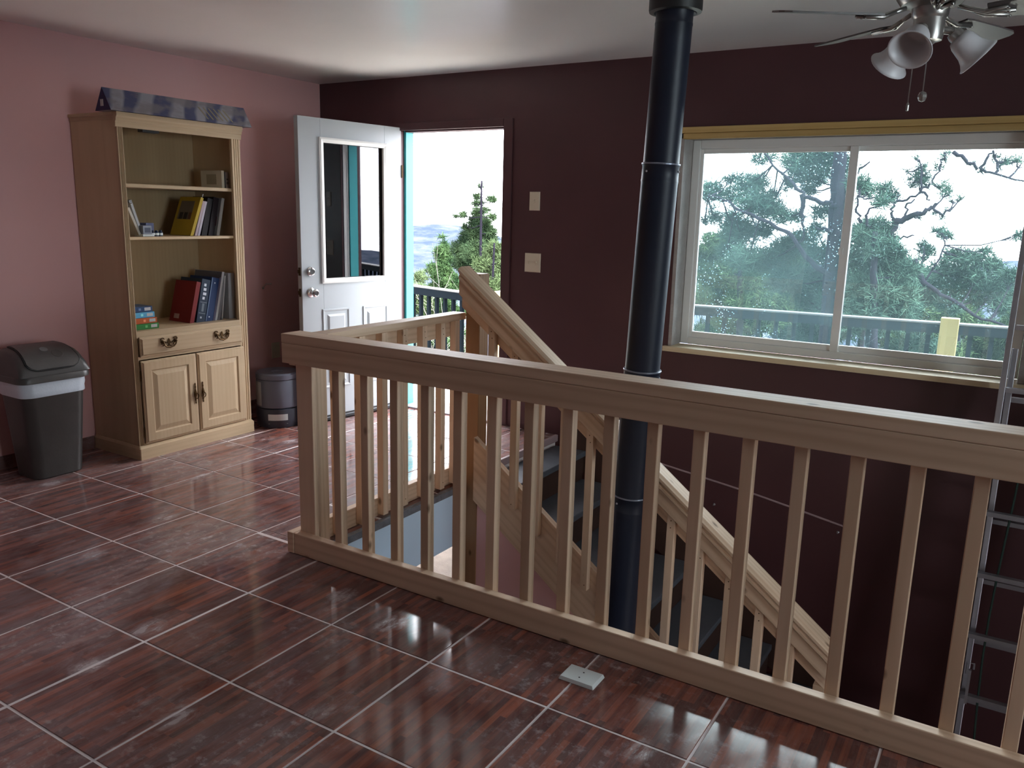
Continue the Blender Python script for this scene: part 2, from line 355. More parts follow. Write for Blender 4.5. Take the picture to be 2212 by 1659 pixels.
for nm, fr in (('window_2', ((XR + .04, 1.1, .85), (XR + .09, 2.9, 2.1), 1)),):
    lo, hi, ax = fr; root = setting(nm, lo); f = MB(); a0, a1 = lo[ax], hi[ax]
    for (s0, s1, z0, z1) in ((a0, a0 + .05, lo[2], hi[2]), (a1 - .05, a1, lo[2], hi[2]), (a0, a1, lo[2], lo[2] + .05), (a0, a1, hi[2] - .05, hi[2]), ((a0 + a1) / 2 - .02, (a0 + a1) / 2 + .02, lo[2], hi[2])):
        l2, h2 = list(lo), list(hi); l2[ax], h2[ax] = s0, s1; l2[2], h2[2] = z0, z1; f.box(l2, h2)
    build('window_frame', f, 'white', root)
    l2, h2 = list(lo), list(hi); l2[ax] += .05; h2[ax] -= .05; l2[2] += .05; h2[2] -= .05; l2[1 - ax] += .022; h2[1 - ax] -= .022
    build('pane', MB().box(l2, h2), 'wglass2', root)

# ---- floor: slab with the stairwell cut out, tiles laid on it one by one
XO, YO = -2.5, 2.46                           # stairwell edges
XS = -2.585                                   # edge of the landing at the stair
slab = MB()
slab.box((XP, YB, -.30), (XO, 3.6, ZF)); slab.box((XP, 3.6, -.30), (XS, YP, ZF)); slab.box((XO, YB, -.30), (XR, YO, ZF))
floor = struct('floor', slab, 'grout')
GX = [-2.416 - .4485 * k for k in range(4, 7)][::-1]
GX = [-5.1, -4.652, -4.208, -3.769, -3.311, -2.863, -2.416, -1.972, -1.522, -1.066, -.616, -.167, .282, .731, 1.18, 1.629, 2.078, 2.527, 2.976]
GY = [1.075 - .4526 * k for k in range(8, 0, -1)] + [1.075, 1.530, 1.981, 2.425, 2.886, 3.339, 3.792, 4.245, 4.698, 5.15]
def tile_mesh(x0, x1, y0, y1):
    c = .0015; zt = 0.; zb = ZF
    r = lambda d, z: [(x0 + d, y0 + d, z), (x1 - d, y0 + d, z), (x1 - d, y1 - d, z), (x0 + d, y1 - d, z)]
    return MB().loft([r(0, zb), r(0, zt - c), r(c, zt)], False, True)
tile_cache = {}
def lay(x0, x1, y0, y1):
    if x1 - x0 < .02 or y1 - y0 < .02: return
    key = (round(x1 - x0, 3), round(y1 - y0, 3))
    if key not in tile_cache:
        tile_cache[key] = mesh_of('tile', tile_mesh(0, x1 - x0, 0, y1 - y0)); tile_cache[key].materials.append(MT['tile'])
    o = bpy.data.objects.new('tile', tile_cache[key]); COL.objects.link(o); o.parent = floor
    o.location = (x0, y0, random.uniform(-.0006, .0006)); OFF[o.name] = Vector((0, 0, 0))
for i in range(len(GX) - 1):
    for j in range(len(GY) - 1):
        gl = .0068 if abs(GX[i] + 2.416) < .01 else .0042
        gr = .0068 if abs(GX[i + 1] + 2.416) < .01 else .0042
        x0, x1, y0, y1 = max(GX[i] + gl, XP + .001), min(GX[i + 1] - gr, XR - .001), max(GY[j] + .0042, YB + .001), min(GY[j + 1] - .0042, YP - .001)
        if x1 <= x0 or y1 <= y0: continue
        if x0 > -2.9 and y0 < 2.43 < y1 + .02 and x1 < -2.4: y1 -= .012      # the cut row beside the rail
        # clip against the well: region x>XO (or XS for y>3.6) and y>YO is open
        if y1 <= YO: lay(x0, x1, y0, y1); continue
        xe = XO if y0 < 3.6 else XS
        if x1 <= xe + .001: lay(x0, x1, y0, y1); continue
        if y0 < YO:
            lay(x0, x1, y0, YO)
            if x0 < xe: lay(x0, xe, YO + .003, y1)
        elif x0 < xe:
            if y0 < 3.6 < y1:
                lay(x0, XO, y0, 3.6); lay(x0, XS, 3.6, y1)
            else: lay(x0, xe, y0, y1)
struct('trim_1', MB().box((XO, YO, -.33), (XO + .018, 3.556, -.012)), 'blue')            # blue fascia of the well
struct('trim_2', MB().box((XO + .0185, 2.475, -.030), (XO + .021, 3.556, -.008)).box((XO - .008, 2.475, -.0115), (XO + .0205, 3.556, .004)), 'caulk')  # caulked tile edge
struct('trim_3', MB().box((XS, 3.652, -.045), (XS + .022, YP - .002, .002)), 'strip', bevel=.004)    # landing nosing
fl = struct('floor_lower', MB().box((XP, YB, ZB - .1), (XR, YP + WT, ZB)), 'lowfloor')
struct('wall_under_stairs', MB().prism([(-2.5, 3.566, ZB), (-.42, 3.566, ZB), (-.42, 3.566, -1.60), (-2.41, 3.566, -.06), (-2.5, 3.566, -.06)], (0, .03, 0)), 'pink')
struct('baseboard_left', MB().box((XP, YB, 0), (XP + .012, 2.77, .075)).box((XP, 3.625, 0), (XP + .012, YP, .075)), 'tile')
# pale caulk line and two screws low on the plum wall
struct('trim_4', MB().tube([(-1.95, YP - .001, -.047), (-1.17, YP - .001, -.149), (-.60, YP - .001, -.245)], .006, 6), 'strip')
# door frame: plum painted casing, white weatherstrip, turquoise outside
fr = setting('trim_5', (-3.5, YP, 0))
build('casing', MB().box((-3.056, YP - .014, 0), (-2.985, YP, 2.103)), 'purple', fr, bevel=.004)
build('head_casing', MB().box((-3.985, YP - .014, 2.05), (-3.056, YP, 2.103)), 'purple', fr, bevel=.004)
build('weatherstrip', MB().box((-3.062, YP + .006, .01), (-3.056, YP + .035, 2.05)).box((-3.066, YP + .035, .01), (-3.056, YP + .05, 2.05)), 'white', fr)
build('outer_jamb', MB().box((-3.999, YP + .04, 0), (-3.932, YP + .124, 2.06)), 'teal', fr)
build('jamb', MB().box((-3.999, YP + .001, 0), (-3.951, YP + .039, 2.06)), 'purple', fr)
build('outer_jamb', MB().box((-3.08, YP + .052, 0), (-3.057, YP + .124, 2.06)), 'teal', fr)
build('jamb', MB().box((-3.0555, YP + .001, 0), (-2.9905, YP + .124, 2.0595)), 'purple', fr)
build('head_jamb', MB().box((-3.932, YP + .03, 2.043), (-3.08, YP + .12, 2.06)), 'purple', fr)
build('threshold', MB().box((-3.932, YP - .01, -.02), (-3.08, YP + .15, .012)), 'alu', fr, bevel=.005)

# ---- front door, swung into the room
H = Vector((-3.945, 4.774, 0)); D = Vector((-.17182, -.98513, 0)); N = Vector((.98513, -.17182, 0))
DM = Matrix(((D.x, N.x, 0, H.x), (D.y, N.y, 0, H.y), (0, 0, 1, 0), (0, 0, 0, 1)))    # (u along leaf, n out of its face, z)
door = setting('door_1', tuple(H))
def dbox(*bs):
    mb = MB()
    for lo, hi in bs: mb.box(lo, hi, DM)
    return mb
DW, DT = .873, .044
build('door_leaf', dbox(((0, -DT, .012), (.155, 0, 2.072)), ((.70, -DT, .012), (DW, 0, 2.072)), ((.155, -DT, .012), (.70, 0, 1.0)), ((.155, -DT, 1.935), (.70, 0, 2.072))), 'door', door, bevel=.002)
gf = MB()
def frame_ring(mb, u0, u1, z0, z1, wd, n0, n1, M):
    o = [(u0, z0), (u1, z0), (u1, z1), (u0, z1)]; i_ = [(u0 + wd, z0 + wd), (u1 - wd, z0 + wd), (u1 - wd, z1 - wd), (u0 + wd, z1 - wd)]
    md = [(u0 + wd * .35, z0 + wd * .35), (u1 - wd * .35, z0 + wd * .35), (u1 - wd * .35, z1 - wd * .35), (u0 + wd * .35, z1 - wd * .35)]
    rings = [[M @ Vector((u, n0, z)) for u, z in o], [M @ Vector((u, n1 * .7, z)) for u, z in o], [M @ Vector((u, n1, z)) for u, z in md], [M @ Vector((u, n1 * .55, z)) for u, z in i_], [M @ Vector((u, n0, z)) for u, z in i_]]
    mb.loft(rings, False, False)
frame_ring(gf, .137, .715, .982, 1.95, .033, -.01, .016, DM); frame_ring(gf, .137, .715, .982, 1.95, .033, -DT + .01, -DT - .014, DM)
build('glass_frame', gf, 'white', door)
build('pane', dbox(((.15, -.026, .99), (.706, -.020, 1.942))), 'dglass', door)
for u0, u1 in ((.137, .367), (.483, .715)):
    p = MB(); z0, z1 = .24, .805
    for a, b_, n0, n1 in ((0, .014, 0, .007), (.014, .03, .007, -.004), (.05, .075, -.004, .010)):
        pass
    r = lambda d, n_: [DM @ Vector((u, n_, z)) for u, z in ((u0 + d, z0 + d), (u1 - d, z0 + d), (u1 - d, z1 - d), (u0 + d, z1 - d))]
    p.loft([r(0, -.002), r(.004, .007), r(.012, .007), r(.020, .0008), (r(.040, .0008)), r(.055, .009)], True, True)
    build('raised_panel', p, 'door', door)
def door_lathe(prof, u, z): return MB().lathe(prof, DM @ Vector((u, 0, z)), N, 24)
build('deadbolt', door_lathe([(.0, 0), (.031, 0), (.031, .006), (.024, .013), (.024, .02), (.019, .022), (.019, .026), (.0, .026)], .804, 1.067), 'chrome', door, smooth=False, auto=radians(35))
build('door_knob', door_lathe([(.0, 0), (.033, 0), (.033, .004), (.026, .010), (.013, .014), (.012, .030), (.022, .038), (.027, .050), (.026, .060), (.018, .067), (.016, .064), (.0, .064)], .804, .925), 'chrome', door, auto=radians(40))
build('latch_plate', dbox(((DW - .001, -.034, 1.04), (DW + .002, -.012, 1.094)), ((DW - .001, -.034, .898), (DW + .002, -.012, .952)), ((DW, -.03, .912), (DW + .012, -.016, .938)), ((DW, -.03, 1.055), (DW + .012, -.016, 1.08))), 'brass', door)
build('door_sweep', dbox(((.01, 0, .012), (DW - .01, .009, .026)), ((.01, 0, .036), (DW - .01, .006, .046))), 'blackp', door)
build('hinge', MB().tube([DM @ Vector((-.004, .006, .25)), DM @ Vector((-.004, .006, .34))], .006, 8), 'brass', door)
build('hinge', MB().tube([DM @ Vector((-.004, .006, 1.72)), DM @ Vector((-.004, .006, 1.81))], .006, 8), 'brass', door)

# ---- big sliding window
win = setting('window_1', (-.86, YP + .07, .7))
y0, y1 = 4.925, 4.975
f = MB()
for b_ in (((-1.79, y0, .705), (-1.742, y1, 1.945)), ((.0, y0, .705), (.05, y1, 1.945)), ((-1.742, y0, .705), (0, y1, .748)), ((-1.742, y0, 1.893), (0, y1, 1.945))): f.box(*b_)
build('window_frame', f, 'white', win, bevel=.004)
f = MB(); s0, s1 = 4.938, 4.962
for b_ in (((-1.742, s0, .748), (-1.722, s1, 1.893)), ((-.888, s0 - .014, .748), (-.843, s1, 1.893)), ((-1.722, s0, .748), (-.888, s1, .783)), ((-1.722, s0, 1.866), (-.888, s1, 1.893))): f.box(*b_)
build('sliding_sash', f, 'white', win, bevel=.003)
f = MB(); s0, s1 = 4.95, 4.972
for b_ in (((-.022, s0, .748), (0, s1, 1.893)), ((-.843, s0, .748), (-.022, s1, .784)), ((-.843, s0, 1.866), (-.022, s1, 1.893))): f.box(*b_)
build('fixed_sash', f, 'white', win, bevel=.003)
build('pane', MB().box((-1.722, 4.948, .783), (-.888, 4.953, 1.866)), 'wglass', win, label='hazy dusty left window pane')
build('pane', MB().box((-.843, 4.958, .784), (-.022, 4.963, 1.866)), 'wglass2', win)
build('sash_latch', MB().box((-.892, 4.914, 1.30), (-.87, 4.926, 1.34)), 'white', win)
build('reveal', MB().box((-1.814, 4.778, .703), (-1.792, 4.974, 1.945)), 'plaster', win); build('reveal', MB().box((.052, 4.778, .703), (.084, 4.974, 1.945)), 'plaster', win)
build('reveal', MB().box((-1.814, 4.80, 1.946), (.084, 4.974, 1.989)), 'plaster', win)
ht = setting('trim_6', (-.86, YP, 1.95))
build('head_board', MB().box((-1.825, 4.760, 1.972), (.30, 4.795, 2.006)), 'wyel', ht, bevel=.004)
build('head_board', MB().box((-1.80, 4.770, 1.938), (.30, 4.80, 1.9715)), 'wyel', ht, bevel=.004)
sl = setting('trim_7', (-.86, YP, .69))
build('sill_board', MB().box((-1.835, 4.742, .672), (.32, 4.7755, .702)).box((-1.8145, 4.7755, .696), (.0845, 4.9245, .702)), 'wsill', sl)

# ================================================================== RAILINGS
# ---- guard rail along the front of the stairwell
gr = thing('guard_rail', 'long unfinished pine guard rail along the front of the stairwell, nearest the camera', 'railing', (-2.0, 2.4, 0))
YF = 2.345
build('cap_rail', MB().box((-2.586, YF, .934), (1.75, YF + .107, .9725)), 'wx', gr, bevel=.003)
build('top_board', MB().box((-2.586, YF + .001, .848), (1.75, YF + .038, .9335)), 'wx', gr, bevel=.003)
build('bottom_board', MB().box((-2.547, YF, .002), (1.75, YF + .038, .097)), 'wx', gr, bevel=.003)
build('corner_post', MB().box((-2.546, YF + .039, .0), (-2.455, YF + .128, .9335)), 'wz', gr, bevel=.003)
bal = build('baluster', MB().box((-2.339, YF + .0385, .001), (-2.301, YF + .0765, .9335)), 'wz', gr, bevel=.0025)
for k in range(1, 27):
    b = place(bal, 'baluster', (.1536 * k, 0, 0), gr); b.rotation_euler = (0, 0, 0)
nl = MB()
for k in range(27):
    for z in (.905, .075): nl.lathe([(.0025, 0), (.0025, .0006)], (-2.32 + .1536 * k + random.uniform(-.008, .008), YF + .077, z), (0, 1, 0), 6)
n_ = build('nail_head', nl, 'brass', gr); n_['kind'] = 'stuff'
# ---- short guard rail running back from the corner
sr = thing('guard_rail', 'short unfinished pine guard rail running from the corner post back to the stair newel', 'railing', (-2.56, 3.0, 0))
build('cap_rail', MB().box((-2.592, YF + .108, .920), (-2.508, 3.575, .957)), 'wy', sr, bevel=.003)
build('top_board', MB().box((-2.586, YF + .039, .832), (-2.5485, 3.557, .9195)), 'wy', sr, bevel=.003)
build('bottom_board', MB().box((-2.586, YF - .002, .002), (-2.5485, 3.557, .097)), 'wy', sr, bevel=.003)
sb = build('baluster', MB().box((-2.548, 2.583, .014), (-2.51, 2.621, .9195)), 'wz', sr, bevel=.0025)
for k in range(1, 7):
    place(sb, 'baluster', (random.uniform(-.001, .001), .155 * k - (.03 if k == 6 else 0), 0), sr)
nl = MB()
for k in range(7):
    for z in (.89, .86, .05): nl.lathe([(.003, 0), (.003, .0006)], (-2.51, 2.602 + .155 * k - (.03 if k == 6 else 0) + random.uniform(-.006, .006), z), (1, 0, 0), 6)
n_ = build('nail_head', nl, 'brass', sr); n_['kind'] = 'stuff'
# ---- sloping stair rail
ST = thing('stair_rail', 'sloping unfinished pine handrail with balusters going down the stair', 'railing', (-2.4, 3.54, 0))
SL = .775
hz = lambda x: .414 - SL * (x + 1.45)
def slope_prism(poly, x0, x1, zf): return MB().prism([(x0, y, zf(x0) + dz) for y, dz in poly], (x1 - x0, 0, zf(x1) - zf(x0)))
build('newel_post', MB().box((-2.5, 3.561, -1.2), (-2.411, 3.65, hz(-2.5) - .06)), 'wred', ST, bevel=.004)
build('handrail', slope_prism([(3.476, 0), (3.452, -.012), (3.452, -.028), (3.462, -.036), (3.462, -.044), (3.456, -.050), (3.456, -.062), (3.467, -.070), (3.565, -.070), (3.565, -.008), (3.556, 0)], -2.475, -.47, hz), 'wd', ST)
build('rail_board', slope_prism([(3.470, -.0705), (3.5215, -.0705), (3.5215, -.150), (3.470, -.150)], -2.482, -.47, hz), 'wd', ST, bevel=.002)
build('back_board', slope_prism([(3.5222, -.0705), (3.5600, -.0705), (3.5600, -.235), (3.5222, -.235)], -2.499, -.47, hz), 'wd', ST, bevel=.002)
sz = lambda x: -.064 - SL * .985 * (x + 1.9475)
xs = [-2.303 + .1475 * k for k in range(12)]
def stair_bal(x):
    a, b = hz(x) - .1505, hz(x + .038) - .1505; lo = sz(x) - .15
    return MB().loft([[(x, 3.484, lo), (x + .038, 3.484, lo), (x + .038, 3.5215, lo), (x, 3.5215, lo)], [(x, 3.484, a), (x + .038, 3.484, b), (x + .038, 3.5215, b), (x, 3.5215, a)]])
for x in xs: build('baluster', stair_bal(x), 'wz', ST, bevel=.002)
nl = MB()
for x in xs:
    for z in (hz(x) - .19, hz(x) - .225, sz(x) - .12): nl.lathe([(.003, 0), (.003, .0008)], (x + .019 + random.uniform(-.006, .006), 3.484, z), (0, -1, 0), 6)
n_ = build('nail_head', nl, 'brass', ST); n_['kind'] = 'stuff'
build('lower_post', MB().box((-.555, 3.5225, ZB), (-.466, 3.611, hz(-.52) - .236)), 'wz', ST, bevel=.003)
# ---- staircase
stairs = thing('staircase', 'steep straight staircase with slate grey treads going down beside the plum wall', 'staircase', (-1.3, 4.1, ZB))
build('stringer', MB().prism([(-2.410, 3.5225, sz(-2.41)), (-.57, 3.5225, sz(-.57)), (-.57, 3.5225, sz(-.57) - .36), (-2.410, 3.5225, sz(-2.41) - .36)], (0, .0375, 0)), 'wd', stairs, bevel=.002, label='pale pine front stringer board')
build('wall_stringer', MB().prism([(-2.50, YP - .03, sz(-2.5) - .2), (-.46, YP - .03, sz(-.46) - .2), (-.46, YP - .03, sz(-.46) - .44), (-2.50, YP - .03, sz(-2.5) - .46)], (0, .028, 0)), 'riser', stairs)
for k in range(8):
    xn, zt = -2.33 + .265 * k, -.065 - .2 * k
    x0 = XS + .025 if k == 0 else xn - .295
    yb = 3.652 if k == 0 else 3.600
    build('tread', MB().box((x0, yb, zt - .038), (xn, YP - .032, zt)), 'tread', stairs, bevel=.006)
    if k < 7: build('riser', MB().box((xn - .035, 3.600, zt - .199), (xn - .018, YP - .032, zt - .0385)), 'riser', stairs)

# ================================================================== STOVE PIPE
px = lambda z: -1.312 - (2.33 - z) * .0345
PY = 3.3
pipe = thing('stove_pipe', 'black round metal stove pipe rising through the stairwell to the ceiling', 'pipe', (px(ZB), PY, ZB))
AX = Vector((px(2.33) - px(-2.5), 0, 4.83)).normalized()
def pl(prof):      # lathe in absolute heights along the slightly leaning axis
    return MB().lathe([(r, (z + 2.5) / AX.z) for r, z in prof], (px(-2.5), PY, -2.5), AX, 40)
build('ceiling_collar', MB().lathe([(.076, 2.296), (.085, 2.284), (.104, 2.288), (.106, 2.296), (.106, 2.405), (.115, 2.4165), (.076, 2.4165)], (px(2.35), PY, 0), (0, 0, 1), 40), 'blackp', pipe, auto=radians(35), label='black ceiling collar')
zs = [2.31, 1.699, .823, .241, -.52, -1.675]
for i in range(5):
    zt, zb = zs[i], zs[i + 1]; r = .0745 if i == 0 else (.0765 if i == 1 else .0795)
    build('pipe_section', pl([(r, zb - .0), (r, zt - .075), (r + .0012, zt - .07), (r + .0012, zt - .065), (r, zt - .06), (r, zt - .008), (r + .0035, zt - .004), (r + .0035, zt + .002), (r, zt + .004), (r - .004, zt + .004)]), 'black', pipe, auto=radians(50))
    if i: build('pipe_edge', pl([(r + .0032, zt - .003), (r + .0042, zt - .001), (r + .0042, zt + .0025), (r + .0032, zt + .0045)]), 'ring', pipe)
    for a in (-115, 5, 125):
        if i: build('screw', MB().lathe([(.0, .0), (.005, 0), (.004, .004), (0, .005)], (px(zt - .03) + (r) * cos(radians(a)), PY + r * sin(radians(a)), zt - .03), (cos(radians(a)), sin(radians(a)), 0), 8), 'alu', pipe)
# ================================================================== LADDER
LT = .18
ly = lambda z: 4.735 - (1.5 - z) * LT
lad = thing('extension_ladder', 'dull aluminium extension ladder leaning from the lower floor against the window', 'ladder', (.18, ly(ZB), ZB))
ang = math.atan(LT)
def lrail(x, w, z0, z1, dn):
    mb = MB(); d = .036
    n_ = Vector((0, cos(ang), -sin(ang)))
    def ring(z):
        c = Vector((x, ly(z), z)) + n_ * dn
        return [c - n_ * d + Vector((-w / 2, 0, 0)), c - n_ * d + Vector((w / 2, 0, 0)), c + n_ * d + Vector((w / 2, 0, 0)), c + n_ * d + Vector((-w / 2, 0, 0))]
    return mb.loft([ring(z0), ring(z1)])
for nm, off, z1 in (('rail', -.05, 1.475), ('rail', .035, .9)):
    for x in (-.008, .395): build(nm, lrail(x if off < 0 else (x + (.03 if x < 0 else -.03)), .027, ZB + .01 if off > 0 else ZB + .35, z1, off), 'alu', lad, bevel=.003)
n_ = Vector((0, cos(ang), -sin(ang)))
for k in range(-5, 5):
    z = .10 + .299 * k
    for off, x0, x1, dz in ((-.05, .006, .381, 0), (.035, .03, .355, -.045)):
        if off > 0 and z > .85: continue
        c = Vector((0, ly(z), z + dz)) + n_ * off
        build('rung', MB().prism([c + Vector((x0, -.016, .012)), c + Vector((x0, .016, .012)), c + Vector((x0, .012, -.012)), c + Vector((x0, -.012, -.012))], (x1 - x0, 0, 0)), 'alu', lad)
build('rung_lock', MB().tube([(.022, ly(-.62) - .10, -.66), (.022, ly(-.62) - .10, -.60), (.05, ly(-.62) - .10, -.60), (.05, ly(-.6) - .10, -.63)], .005, 6).box((.03, ly(-.75) - .115, -.80), (.042, ly(-.75) - .10, -.62)), 'alu', lad)
build('rope', MB().tube([(.10 + .02 * sin(z * 3), ly(z) - .035, z) for z in [1.0 - .2 * i for i in range(13)]], .005, 6), 'rope', lad, label='dark green ladder rope')

# ================================================================== CEILING FAN
FX, FY, FZ = -.38, 3.28, 2.18
fan = thing('ceiling_fan', 'flush mounted five blade ceiling fan with three frosted glass bell lights', 'ceiling fan', (FX, FY, ZC))
build('motor_housing', MB().lathe([(.06, 2.205), (.095, 2.215), (.112, 2.24), (.112, 2.30), (.10, 2.33), (.085, 2.35), (.09, 2.40), (.098, ZC - .001), (.0, ZC - .001)], (FX, FY, 0), (0, 0, 1), 36), 'nickel', fan, auto=radians(35))
build('switch_housing', MB().lathe([(.0, 2.088), (.02, 2.088), (.03, 2.096), (.046, 2.10), (.05, 2.115), (.05, 2.17), (.058, 2.18), (.06, 2.2045), (0, 2.2045)], (FX, FY, 0), (0, 0, 1), 28), 'nickel', fan, auto=radians(35))
for k in range(5):
    a = radians(213 - 72 * k); Mx = Matrix.Translation((FX, FY, FZ)) @ Matrix.Rotation(a, 4, 'Z')
    Mt = Mx @ Matrix.Rotation(radians(-12), 4, 'X')
    out = [(.175, -.046), (.21, -.054), (.40, -.064), (.495, -.066), (.52, -.058), (.533, -.038), (.533, .038), (.52, .058), (.495, .066), (.40, .064), (.21, .054), (.175, .046)]
    bm_ = MB(); bm_.loft([[Mt @ Vector((x, y, -.003)) for x, y in out], [Mt @ Vector((x, y, .003)) for x, y in out]])
    bl = build('blade', bm_, 'blade', fan)
    ir = MB(); ir.tube([Mx @ Vector((.085, 0, .022)), Mx @ Vector((.12, .0, .010)), Mt @ Vector((.165, -.012, -.008)), Mt @ Vector((.235, -.03, -.008))], .008, 8); ir.tube([Mx @ Vector((.12, 0, .010)), Mt @ Vector((.165, .012, -.008)), Mt @ Vector((.235, .03, -.008))], .008, 8)
    ir.tube([Mt @ Vector((.155, 0, -.008)), Mt @ Vector((.255, 0, -.008))], .007, 8)
    for yy in (-.03, 0, .03): ir.lathe([(0, 0), (.007, 0), (.005, .004), (0, .005)], Mt @ Vector((.235, yy, -.012)), Mt.to_3x3() @ Vector((0, 0, -1)), 8)
    build('blade_bracket', ir, 'nickel', fan, smooth=True)
for az in (-100, 20, 140):
    a = radians(az); dv = Vector((cos(a), sin(a), 0)); ax = (dv * .74 + Vector((0, 0, -.67))).normalized()
    o0 = Vector((FX, FY, 2.135)) + dv * .04
    build('lamp_arm', MB().tube([o0, o0 + dv * .03 + Vector((0, 0, -.004)), o0 + dv * .03 + ax * .025], .013, 10).lathe([(0, 0), (.022, 0), (.026, .012), (.026, .028), (0, .028)], o0 + dv * .03 + ax * .012, ax, 20), 'nickel', fan, auto=radians(40))
    prof = [(.024, .0), (.034, .006), (.041, .022), (.044, .042), (.047, .062), (.054, .08), (.064, .094), (.071, .10), (.0695, .102), (.062, .096), (.052, .082), (.0445, .062), (.041, .042), (.038, .022), (.03, .010), (.015, .008)]
    sh = MB().lathe(prof, o0 + dv * .03 + ax * .034, ax, 32)
    s_ = build('lamp_shade', sh, 'shade', fan, smooth=True)
ch = MB().tube([(FX + .012, FY - .045, 2.11), (FX + .012, FY - .047, 1.93)], .0018, 6); ch.lathe([(0, -.019), (.010, -.015), (.0145, -.004), (.0145, .004), (.010, .013), (0, .017)], (FX + .012, FY - .047, 1.912), (0, 0, 1), 14)
build('pull_chain', ch, 'nickel', fan, label='pull chain with a round fob')
ch = MB().tube([(FX - .03, FY - .035, 2.11), (FX - .032, FY - .037, 1.89)], .0018, 6); ch.lathe([(0, 0), (.005, .002), (.0055, .02), (.003, .028), (0, .03)], (FX - .032, FY - .037, 1.866), (0, 0, 1), 10)
build('pull_chain', ch, 'nickel', fan, label='pull chain with a slim bell fob')

# ================================================================== BOOKCASE
X0, X1 = -4.738, -4.291; Y0, Y1 = 2.783, 3.609
bc = thing('bookcase', 'tall pale oak bookcase with open shelves above a drawer and two doors', 'bookcase', (-4.5, 3.2, 0))
B = lambda lo, hi: MB().box(lo, hi)
YL, YR = 2.812, 3.545           # edges of the face opening
build('side_panel', B((X0, Y0, .0), (X1 - .02, Y0 + .018, 1.937)), 'cab', bc)
build('side_panel', B((X0, Y1 - .018, .0), (X1 - .02, Y1, 1.937)), 'cab', bc)
build('back_panel', B((X0, Y0 + .018, .08), (X0 + .008, Y1 - .018, 1.937)), 'cabin', bc)
build('top_panel', B((X0, Y0 - .004, 1.937), (X1 - .001, Y1 + .004, 1.958)), 'cabx', bc)
cr_ = MB(); cr_.prism([(X1 - .02, Y0 - .012, 1.897), (X1 + .0, Y0 - .012, 1.897), (X1 + .002, Y0 - .012, 1.925), (X1 + .008, Y0 - .012, 1.93), (X1 + .010, Y0 - .012, 1.945), (X1 + .018, Y0 - .012, 1.955), (X1 + .018, Y0 - .012, 1.976), (X1 - .02, Y0 - .012, 1.976)], (0, Y1 - Y0 + .024, 0))
build('crown_moulding', cr_, 'cabx', bc, bevel=.0015)
build('side_moulding', B((X0, Y0 - .012, 1.958), (X1 - .021, Y0 - .0045, 1.976)), 'cabx', bc, bevel=.002); build('side_moulding', B((X0, Y1 + .0045, 1.958), (X1 - .021, Y1 + .012, 1.976)), 'cabx', bc, bevel=.002)
def stile(ya, yb):
    w_ = yb - ya; pr = [(X1 - .02, ya), (X1, ya)]
    n_ = 3; fl_ = .0058
    for i in range(n_):
        c = ya + w_ * (i + 1) / (n_ + 1); pr += [(X1, c - fl_ * .6), (X1 - .005, c - fl_ * .25), (X1 - .005, c + fl_ * .25), (X1, c + fl_ * .6)]
    pr += [(X1, yb), (X1 - .02, yb)]
    return MB().prism([(x, y, .083) for x, y in pr], (0, 0, 1.814))
build('face_stile', stile(Y0 - .004, YL), 'cab', bc)
build('face_stile', stile(YR, Y1), 'cab', bc)
SH = [(1.576, 1.597), (1.284, 1.301)]
for a, b_ in SH: build('shelf', B((X0 + .008, Y0 + .018, a), (X1 - .022, Y1 - .018, b_)), 'cabx', bc, bevel=.003)
build('counter', MB().box((X0 + .008, Y0 + .018, .742), (X1 - .0215, Y1 - .018, .762)), 'cabx', bc, bevel=.003)
for za_, zb_ in ((.722, .7618), (.594, .614), (.084, .094)): build('face_rail', B((X1 - .021, YL, za_), (X1 - .0005, YR, zb_)), 'cabx', bc)
pb = MB().loft([rounded_rect((X0 + X1 + .02) / 2, (Y0 + Y1) / 2 - .004, (X1 + .02 - X0) / 2, (Y1 - Y0) / 2 + .010, .004, 0, 2), rounded_rect((X0 + X1 + .02) / 2, (Y0 + Y1) / 2 - .004, (X1 + .02 - X0) / 2, (Y1 - Y0) / 2 + .010, .004, .068, 2), rounded_rect((X0 + X1 + .02) / 2 - .008, (Y0 + Y1) / 2 - .004, (X1 + .0 - X0) / 2, (Y1 - Y0) / 2 + .002, .004, .0825, 2)])
build('plinth', pb, 'cabx', bc)
FXP = X1 + .0195                # face of drawer and doors
def raised_face(ya, yb, za, zb, edge=.012):
    r = lambda d, x: [(x, ya + d, za + d), (x, yb - d, za + d), (x, yb - d, zb - d), (x, ya + d, zb - d)]
    return [r(0, X1 + .0005), r(0, X1 + .011), r(edge * .55, X1 + .0125), r(edge, FXP)]
dr = build('drawer', MB().loft(raised_face(2.818, 3.552, .612, .728, .014)), 'cabx', bc)
